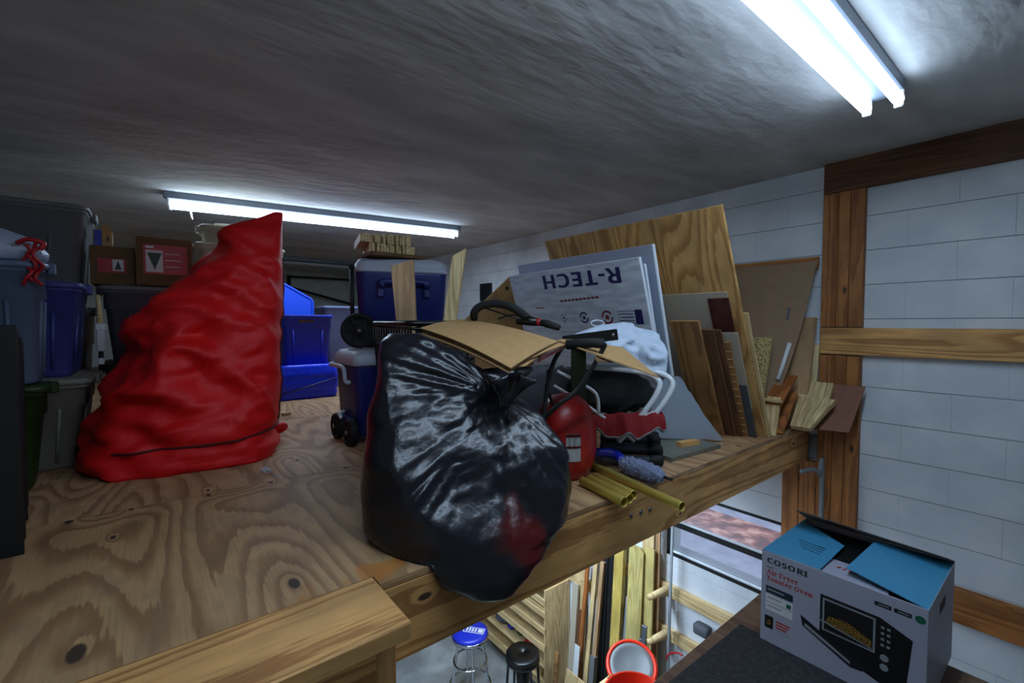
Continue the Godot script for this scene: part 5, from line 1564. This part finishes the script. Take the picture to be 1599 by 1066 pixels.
	print_patch("pictured_handle", f, [[0.156, H - 0.232], [0.3, H - 0.294], [0.3, H - 0.285], [0.158, H - 0.22]], 0.0015, M.ink_silver, c)
	for k in 8:
		var kx := 0.383 + (k % 2) * 0.016
		var ky := H - 0.12 - floorf(k / 2.0) * 0.02
		print_patch("pictured_button", f, rect(kx, ky, kx + 0.009, ky + 0.008), 0.001, M.ink_silver, c)
	for k in 2:
		var pts := []
		for j in 12:
			pts.append([0.394 + 0.012 * cos(TAU * j / 12), H - 0.218 - k * 0.032 + 0.012 * sin(TAU * j / 12)])
		print_patch("pictured_knob", f, pts, 0.001, M.ink_silver, c)
	print_patch("printed_label", f, rect(0.43, H - 0.365, 0.478, H - 0.29), 0.001, M.ink_black, c)
	print_patch("printed_label", f, rect(0.43, H - 0.365, 0.478, H - 0.312), 0.0015, M.label_white, c)
	for k in 2:
		print_patch("printed_pill", f, rect(0.363 + k * 0.052, H - 0.048, 0.408 + k * 0.052, H - 0.034), 0.0005, M.ink_black, c)
		print_patch("printed_line", f, rect(0.373 + k * 0.052, H - 0.0425, 0.402 + k * 0.052, H - 0.0395), 0.001, M.ink_silver, c)
	var bd := []
	for j in 16:
		bd.append([0.481 + 0.0135 * cos(TAU * j / 16), H - 0.041 + 0.0125 * sin(TAU * j / 16)])
	print_patch("printed_badge", f, bd, 0.0005, M.ink_green, c)

# ---------------------------------------------------------------- workshop below
func plank(label: String, m: Material, foot: Vector3, top: Vector3, w: float, t: float, category := "lumber", called := "plank") -> MeshInstance3D:
	# its broad face looks away from the block wall
	return solo(called, board_shape(foot - Vector3(0, 0, w / 2), foot + Vector3(0, 0, w / 2), top - foot, t), m, label, category)

func build_workshop() -> void:
	var F := FLOOR_Y
	# padded chrome stool
	var s1 := thing("shop_stool", "chrome shop stool with a round blue padded seat", "stool", Vector3(2.3, F, -3.53))
	obj("seat", lathe_shape([[0.0, 0.665], [0.155, 0.665], [0.168, 0.69], [0.165, 0.715], [0.14, 0.728], [0.0, 0.732]], 36), M.blue_plastic, s1)
	obj("chrome_band", ring_shape([[0.15, 0.655], [0.172, 0.662], [0.174, 0.69], [0.168, 0.695]], 36), M.chrome, s1)
	obj("swivel", lathe_shape([[0.04, 0.56], [0.045, 0.6], [0.1, 0.63], [0.12, 0.655]], 20), M.chrome, s1)
	for k in 4:
		var a := TAU * k / 4 + 0.4
		var d := Vector3(cos(a), 0, sin(a))
		rod("leg", smooth_path([d * 0.11 + Vector3(0, 0.64, 0), d * 0.13 + Vector3(0, 0.5, 0), d * 0.2 + Vector3(0, 0.0, 0)], 5), 0.0115, M.chrome, s1, 8)
	for q in [[0.155, 0.44], [0.195, 0.2]]:
		var ring := []
		for k in 29: ring.append(Vector3(cos(TAU * k / 28) * q[0], q[1], sin(TAU * k / 28) * q[0]))
		rod("foot_ring", ring, 0.01, M.chrome, s1, 8)
	var sf := Transform3D(Basis(Vector3(0.78, 0, -0.62), Vector3(-0.62, 0, -0.78), Vector3.UP), Vector3(0, 0.733, 0))
	print_patch("seat_emblem", sf, rect(-0.04, -0.14, 0.04, 0.06), 0.0, M.label_white, s1)
	print_patch("seat_emblem", sf, rect(-0.032, -0.132, 0.032, 0.052), 0.0006, M.blue_plastic, s1)
	print_patch("seat_emblem", sf, rect(-0.024, -0.125, 0.024, -0.08), 0.0012, M.label_white, s1)
	for k in 4:
		print_patch("seat_emblem", sf, rect(-0.024, -0.065 + k * 0.028, 0.024, -0.048 + k * 0.028), 0.0012, M.label_white, s1)
	# black stool
	var s2 := thing("black_stool", "black metal stool with a ringed round seat beside the shelf rack", "stool", Vector3(2.5, F, -2.99))
	obj("seat", lathe_shape([[0.0, 0.655], [0.14, 0.655], [0.15, 0.665], [0.15, 0.685], [0.142, 0.692], [0.142, 0.7], [0.15, 0.706], [0.15, 0.72], [0.14, 0.732], [0.02, 0.732], [0.018, 0.726], [0.0, 0.726]], 36), M.black_gloss, s2)
	rod("column", [Vector3(0, 0.08, 0), Vector3(0, 0.4, 0), Vector3(0, 0.66, 0)], [0.05, 0.05, 0.07], M.black_gloss, s2, 16)
	for k in 4:
		var a := TAU * k / 4 + 0.2
		var d := Vector3(cos(a), 0, sin(a))
		rod("leg", [d * 0.145 + Vector3(0, 0.66, 0), d * 0.19 + Vector3(0, 0.0, 0)], 0.011, M.black_gloss, s2, 8)
	# shelf rack: slatted bins running back along the block wall
	var rk := thing("shelf_rack", "pale plywood shelf rack with slatted bin fronts and wooden doors", "shelf rack", Vector3(2.87, F, -3.1))
	box_part("side_panel", Vector3(0.155, 0.55, 0.0), Vector3(0.33, 1.1, 0.02), M.pale, rk, 0.002)
	box_part("side_panel", Vector3(0.155, 0.6, -1.6), Vector3(0.33, 1.2, 0.02), M.pale, rk, 0.002)
	box_part("back_panel", Vector3(0.31, 0.6, -0.8), Vector3(0.012, 1.2, 1.6), M.pale, rk, 0.002)
	for y in [0.12, 0.33, 0.52, 0.68, 0.9]:
		box_part("shelf", Vector3(0.155, y, -0.8), Vector3(0.31, 0.015, 1.58), M.pale, rk, 0.001)
	for q in [[0.17, 0.075], [0.53, 0.065], [0.7, 0.055], [0.86, 0.06], [0.98, 0.06]]:
		box_part("bin_front", Vector3(-0.008, q[0], -0.8), Vector3(0.016, q[1], 1.62), M.pale, rk, 0.002)
	var dn := box_part("door", Vector3(0.155, 1.2, -0.04), Vector3(0.3, 0.24, 0.018), M.ply, rk, 0.002)
	box_part("latch", Vector3(0.09, 1.21, -0.026), Vector3(0.022, 0.06, 0.012), M.black, dn, 0.002)
	box_part("door", Vector3(-0.004, 1.2, -0.4), Vector3(0.018, 0.24, 0.68), M.ply, rk, 0.002)
	box_part("top", Vector3(0.155, 1.335, -0.8), Vector3(0.34, 0.018, 1.64), M.pale, rk, 0.002)
	# things in the bins
	var n := noise(79, 6.0, 2)
	for q in [[Vector3(2.99, F + 0.34, -4.15), 0.1, M.bag_clear, "white crumpled plastic wad in the shelf rack bin", "plastic wad"], [Vector3(3.0, F + 0.34, -3.9), 0.11, M.clear_tote, "grey plastic-wrapped parts bag in the shelf rack bin", "parts bag"], [Vector3(2.98, F + 0.345, -3.74), 0.05, M.blue_plastic, "small blue packet in the shelf rack bin", "packet"], [Vector3(3.0, F + 0.345, -3.6), 0.055, M.green_tote, "bright green packet in the shelf rack bin", "packet"], [Vector3(2.97, F + 0.345, -3.4), 0.07, M.label_red, "red crumpled bag in the shelf rack bin", "bag"]]:
		var rings := []
		for k in 12:
			var t := k / 11.0
			var s := sqrt(maxf(0.02, 1.0 - pow(t * 2.0 - 1.0, 2.0)))
			var ring := PackedVector3Array()
			for j in 20:
				var a := TAU * j / 20
				var w: float = q[1] * s * (1.0 + 0.35 * n.get_noise_3d(cos(a), t * 3.0 + q[1] * 90.0, sin(a)))
				ring.append(q[0] + Vector3(cos(a) * w, (t) * q[1] * 1.3, -sin(a) * w))
			rings.append(ring)
		var st := begin(true)
		loft(st, rings)
		solo("bin_content", done(st), q[2], q[3], q[4])
	# lumber standing against the block wall
	plank("white primed trim board standing beside the shelf rack", M.beige_light, Vector3(3.03, F, -2.95), Vector3(3.12, -1.86, -3.07), 0.07, 0.02)
	plank("wide pale panel standing behind the primed trim board", M.pale, Vector3(3.12, F, -2.93), Vector3(3.17, -1.7, -2.97), 0.16, 0.012)
	plank("dark framed panel standing low among the lumber", M.walnut, Vector3(3.04, F, -2.88), Vector3(3.11, -2.08, -2.91), 0.07, 0.02)
	plank("orange-brown board leaning among the lumber", M.orange, Vector3(2.95, F, -2.8), Vector3(3.12, -1.6, -2.86), 0.04, 0.02)
	plank("pale stud with a square end leaning among the lumber", M.pale, Vector3(2.95, F, -2.71), Vector3(3.13, -1.55, -2.82), 0.045, 0.035)
	plank("narrow tan stud beside the black metal channel", M.oak, Vector3(2.90, F, -2.60), Vector3(3.09, -1.5, -2.755), 0.04, 0.03)
	plank("tall black metal channel leaning on the block wall", M.dark_steel, Vector3(3.03, F, -2.60), Vector3(3.13, -1.38, -2.69), 0.075, 0.03, "metal channel", "metal_channel")
	plank("second black metal channel close beside the first", M.black, Vector3(3.03, F, -2.52), Vector3(3.13, -1.35, -2.605), 0.06, 0.05, "metal channel", "metal_channel")
	plank("yellowish treated post leaning on the block wall", M.yellow, Vector3(2.99, F, -2.43), Vector3(3.12, -1.2, -2.325), 0.095, 0.045)
	plank("thin grey strip behind the fence picket", M.grey_pipe, Vector3(3.0, F, -2.34), Vector3(3.12, -1.7, -2.27), 0.045, 0.012)
	var fp := Vector3(2.98, F, -2.23)
	var tp := Vector3(3.08, -1.2, -2.185)
	var fr := frame(fp, Vector3.BACK, tp - fp)
	var L := (tp - fp).length()
	solo("fence_picket", prism_shape([fr * Vector3(-0.07, 0, 0), fr * Vector3(0.07, 0, 0), fr * Vector3(0.07, L - 0.03, 0), fr * Vector3(0.035, L, 0), fr * Vector3(-0.035, L, 0), fr * Vector3(-0.07, L - 0.03, 0)], fr.basis.z * -0.016, tp - fp), M.fence, "dog-eared greenish fence picket leaning in front of another picket", "fence picket")
	plank("second greenish fence picket half hidden behind the dog-eared one", M.fence, Vector3(3.03, F, -2.12), Vector3(3.1, -1.18, -2.105), 0.09, 0.016, "fence picket", "fence_picket")
	plank("tall pale board rising behind the fence pickets", M.pale, Vector3(3.1, F, -2.16), Vector3(3.145, -0.8, -2.13), 0.11, 0.014)
	plank("pinkish tall board rising beside the window frame", M.oak, Vector3(3.1, F, -2.07), Vector3(3.145, -0.8, -2.05), 0.04, 0.014)
	for q in [[0.0, -2.05, -1.75], [0.035, -2.1, -1.9]]:
		plank("grey galvanised channel standing before the fence pickets", M.steel, Vector3(2.89 + q[0], F, q[1] - 0.03), Vector3(2.98 + q[0], q[2], q[1]), 0.04, 0.02, "metal channel", "galvanised_channel").set_meta("group", "galvanised channels")
	for q in [0.0, 0.022]:
		solo("conduit_pipe", tube_shape([Vector3(3.08 - q, F, -1.95 + q), Vector3(3.11 - q, -1.9, -1.948 + q), Vector3(3.14 - q, -0.85, -1.945 + q)], 0.008, 8), M.grey_pipe, "thin grey pipe standing on end beside the window", "pipe", "thin grey pipes by the window")
	plank("light plywood offcut standing at the foot of the lumber", M.pale, Vector3(2.8, F, -2.72), Vector3(2.88, -2.5, -2.72), 0.22, 0.012, "offcut", "plywood_offcut")
	plank("small brown board standing at the shelf rack's end", M.knotty, Vector3(2.86, F, -2.98), Vector3(2.9, -2.45, -3.02), 0.05, 0.015, "board", "short_board")
	plank("white sheet scrap among the lumber feet", M.white_paint, Vector3(2.9, F, -2.78), Vector3(2.97, -2.3, -2.78), 0.06, 0.008, "offcut", "white_scrap")
	plank("grey block of trim pieces tied at the lumber's foot", M.grey_tote, Vector3(2.9, F, -2.6), Vector3(2.97, -2.3, -2.6), 0.05, 0.05, "trim", "trim_pack")
	# orange tub on a drum, reel on a crate
	var dr := thing("steel_drum", "dark steel drum carrying the orange tub", "drum", Vector3(1.95, F, -1.40))
	obj("shell", lathe_shape([[0.15, 0.0], [0.155, 0.01], [0.15, 0.03], [0.15, 0.7], [0.156, 0.71], [0.15, 0.72], [0.15, 1.285], [0.155, 1.295], [0.15, 1.305]], 32), M.dark_steel, dr)
	var tb := thing("orange_tub", "bright orange plastic tub below the loft edge", "tub", Vector3(1.95, F + 1.305, -1.40))
	obj("shell", lathe_shape([[0.13, 0.0], [0.135, 0.01], [0.165, 0.34], [0.172, 0.345], [0.174, 0.37], [0.166, 0.375], [0.158, 0.37], [0.128, 0.02]], 40), M.orange_plastic, tb)
	box_part("tape", Vector3(0.0, 0.345, -0.174), Vector3(0.05, 0.06, 0.004), M.yellow, tb, 0.001)
	var cr := thing("wood_crate", "wooden crate under the cable reel", "crate", Vector3(2.45, F, -1.8))
	for k in 8:
		box_part("slat", Vector3(-0.15, 0.07 + k * 0.15, 0), Vector3(0.015, 0.12, 0.3), M.pale, cr, 0.002)
		box_part("slat", Vector3(0.15, 0.07 + k * 0.15, 0), Vector3(0.015, 0.12, 0.3), M.pale, cr, 0.002)
	box_part("lid", Vector3(0, 1.2, 0), Vector3(0.32, 0.02, 0.32), M.pale, cr, 0.002)
	var re := thing("cable_reel", "grey cable reel with an orange-red rim behind the orange tub", "reel", Vector3(2.45, F + 1.21 + 0.125, -1.8))
	var xf := Transform3D(Basis(Vector3(0.5, 0, 0.85).normalized(), 0.45), Vector3.ZERO)
	obj("flange", lathe_shape([[0.02, -0.05], [0.15, -0.05], [0.155, -0.045], [0.155, -0.038], [0.15, -0.034], [0.02, -0.034]], 36, xf), M.grey_tote, re)
	obj("rim", ring_shape([[0.15, 0.034], [0.165, 0.03], [0.168, 0.042], [0.16, 0.052], [0.14, 0.05]], 36, xf), M.orange_plastic, re)
	obj("flange", lathe_shape([[0.02, 0.034], [0.152, 0.034], [0.152, 0.048], [0.11, 0.05], [0.1, 0.04], [0.02, 0.04]], 36, xf), M.grey_tote, re)
	obj("cable", lathe_shape([[0.06, -0.034], [0.12, -0.03], [0.125, 0.0], [0.12, 0.03], [0.06, 0.034]], 30, xf), M.ink_red, re)
	# small things on the wall
	var hk := []
	for k in 13:
		hk.append(Vector3(3.08, -1.93 + 0.06 * cos(PI * k / 12 - 0.4), -1.87 - 0.07 * sin(PI * k / 12 - 1.2)))
	solo("red_hook", tube_shape(hk, 0.007, 8), M.label_red, "red curved hook on the low peg rail", "hook")
	solo("camera_box", round_loft([[3.13, -1.68, 0.035, 0.055, 0.015, -1.66], [3.13, -1.68, 0.04, 0.06, 0.02, -1.65], [3.13, -1.68, 0.04, 0.06, 0.02, -1.6], [3.13, -1.68, 0.03, 0.05, 0.02, -1.59]]), M.grey_board, "small dark grey plastic box fixed below the window", "plastic box")
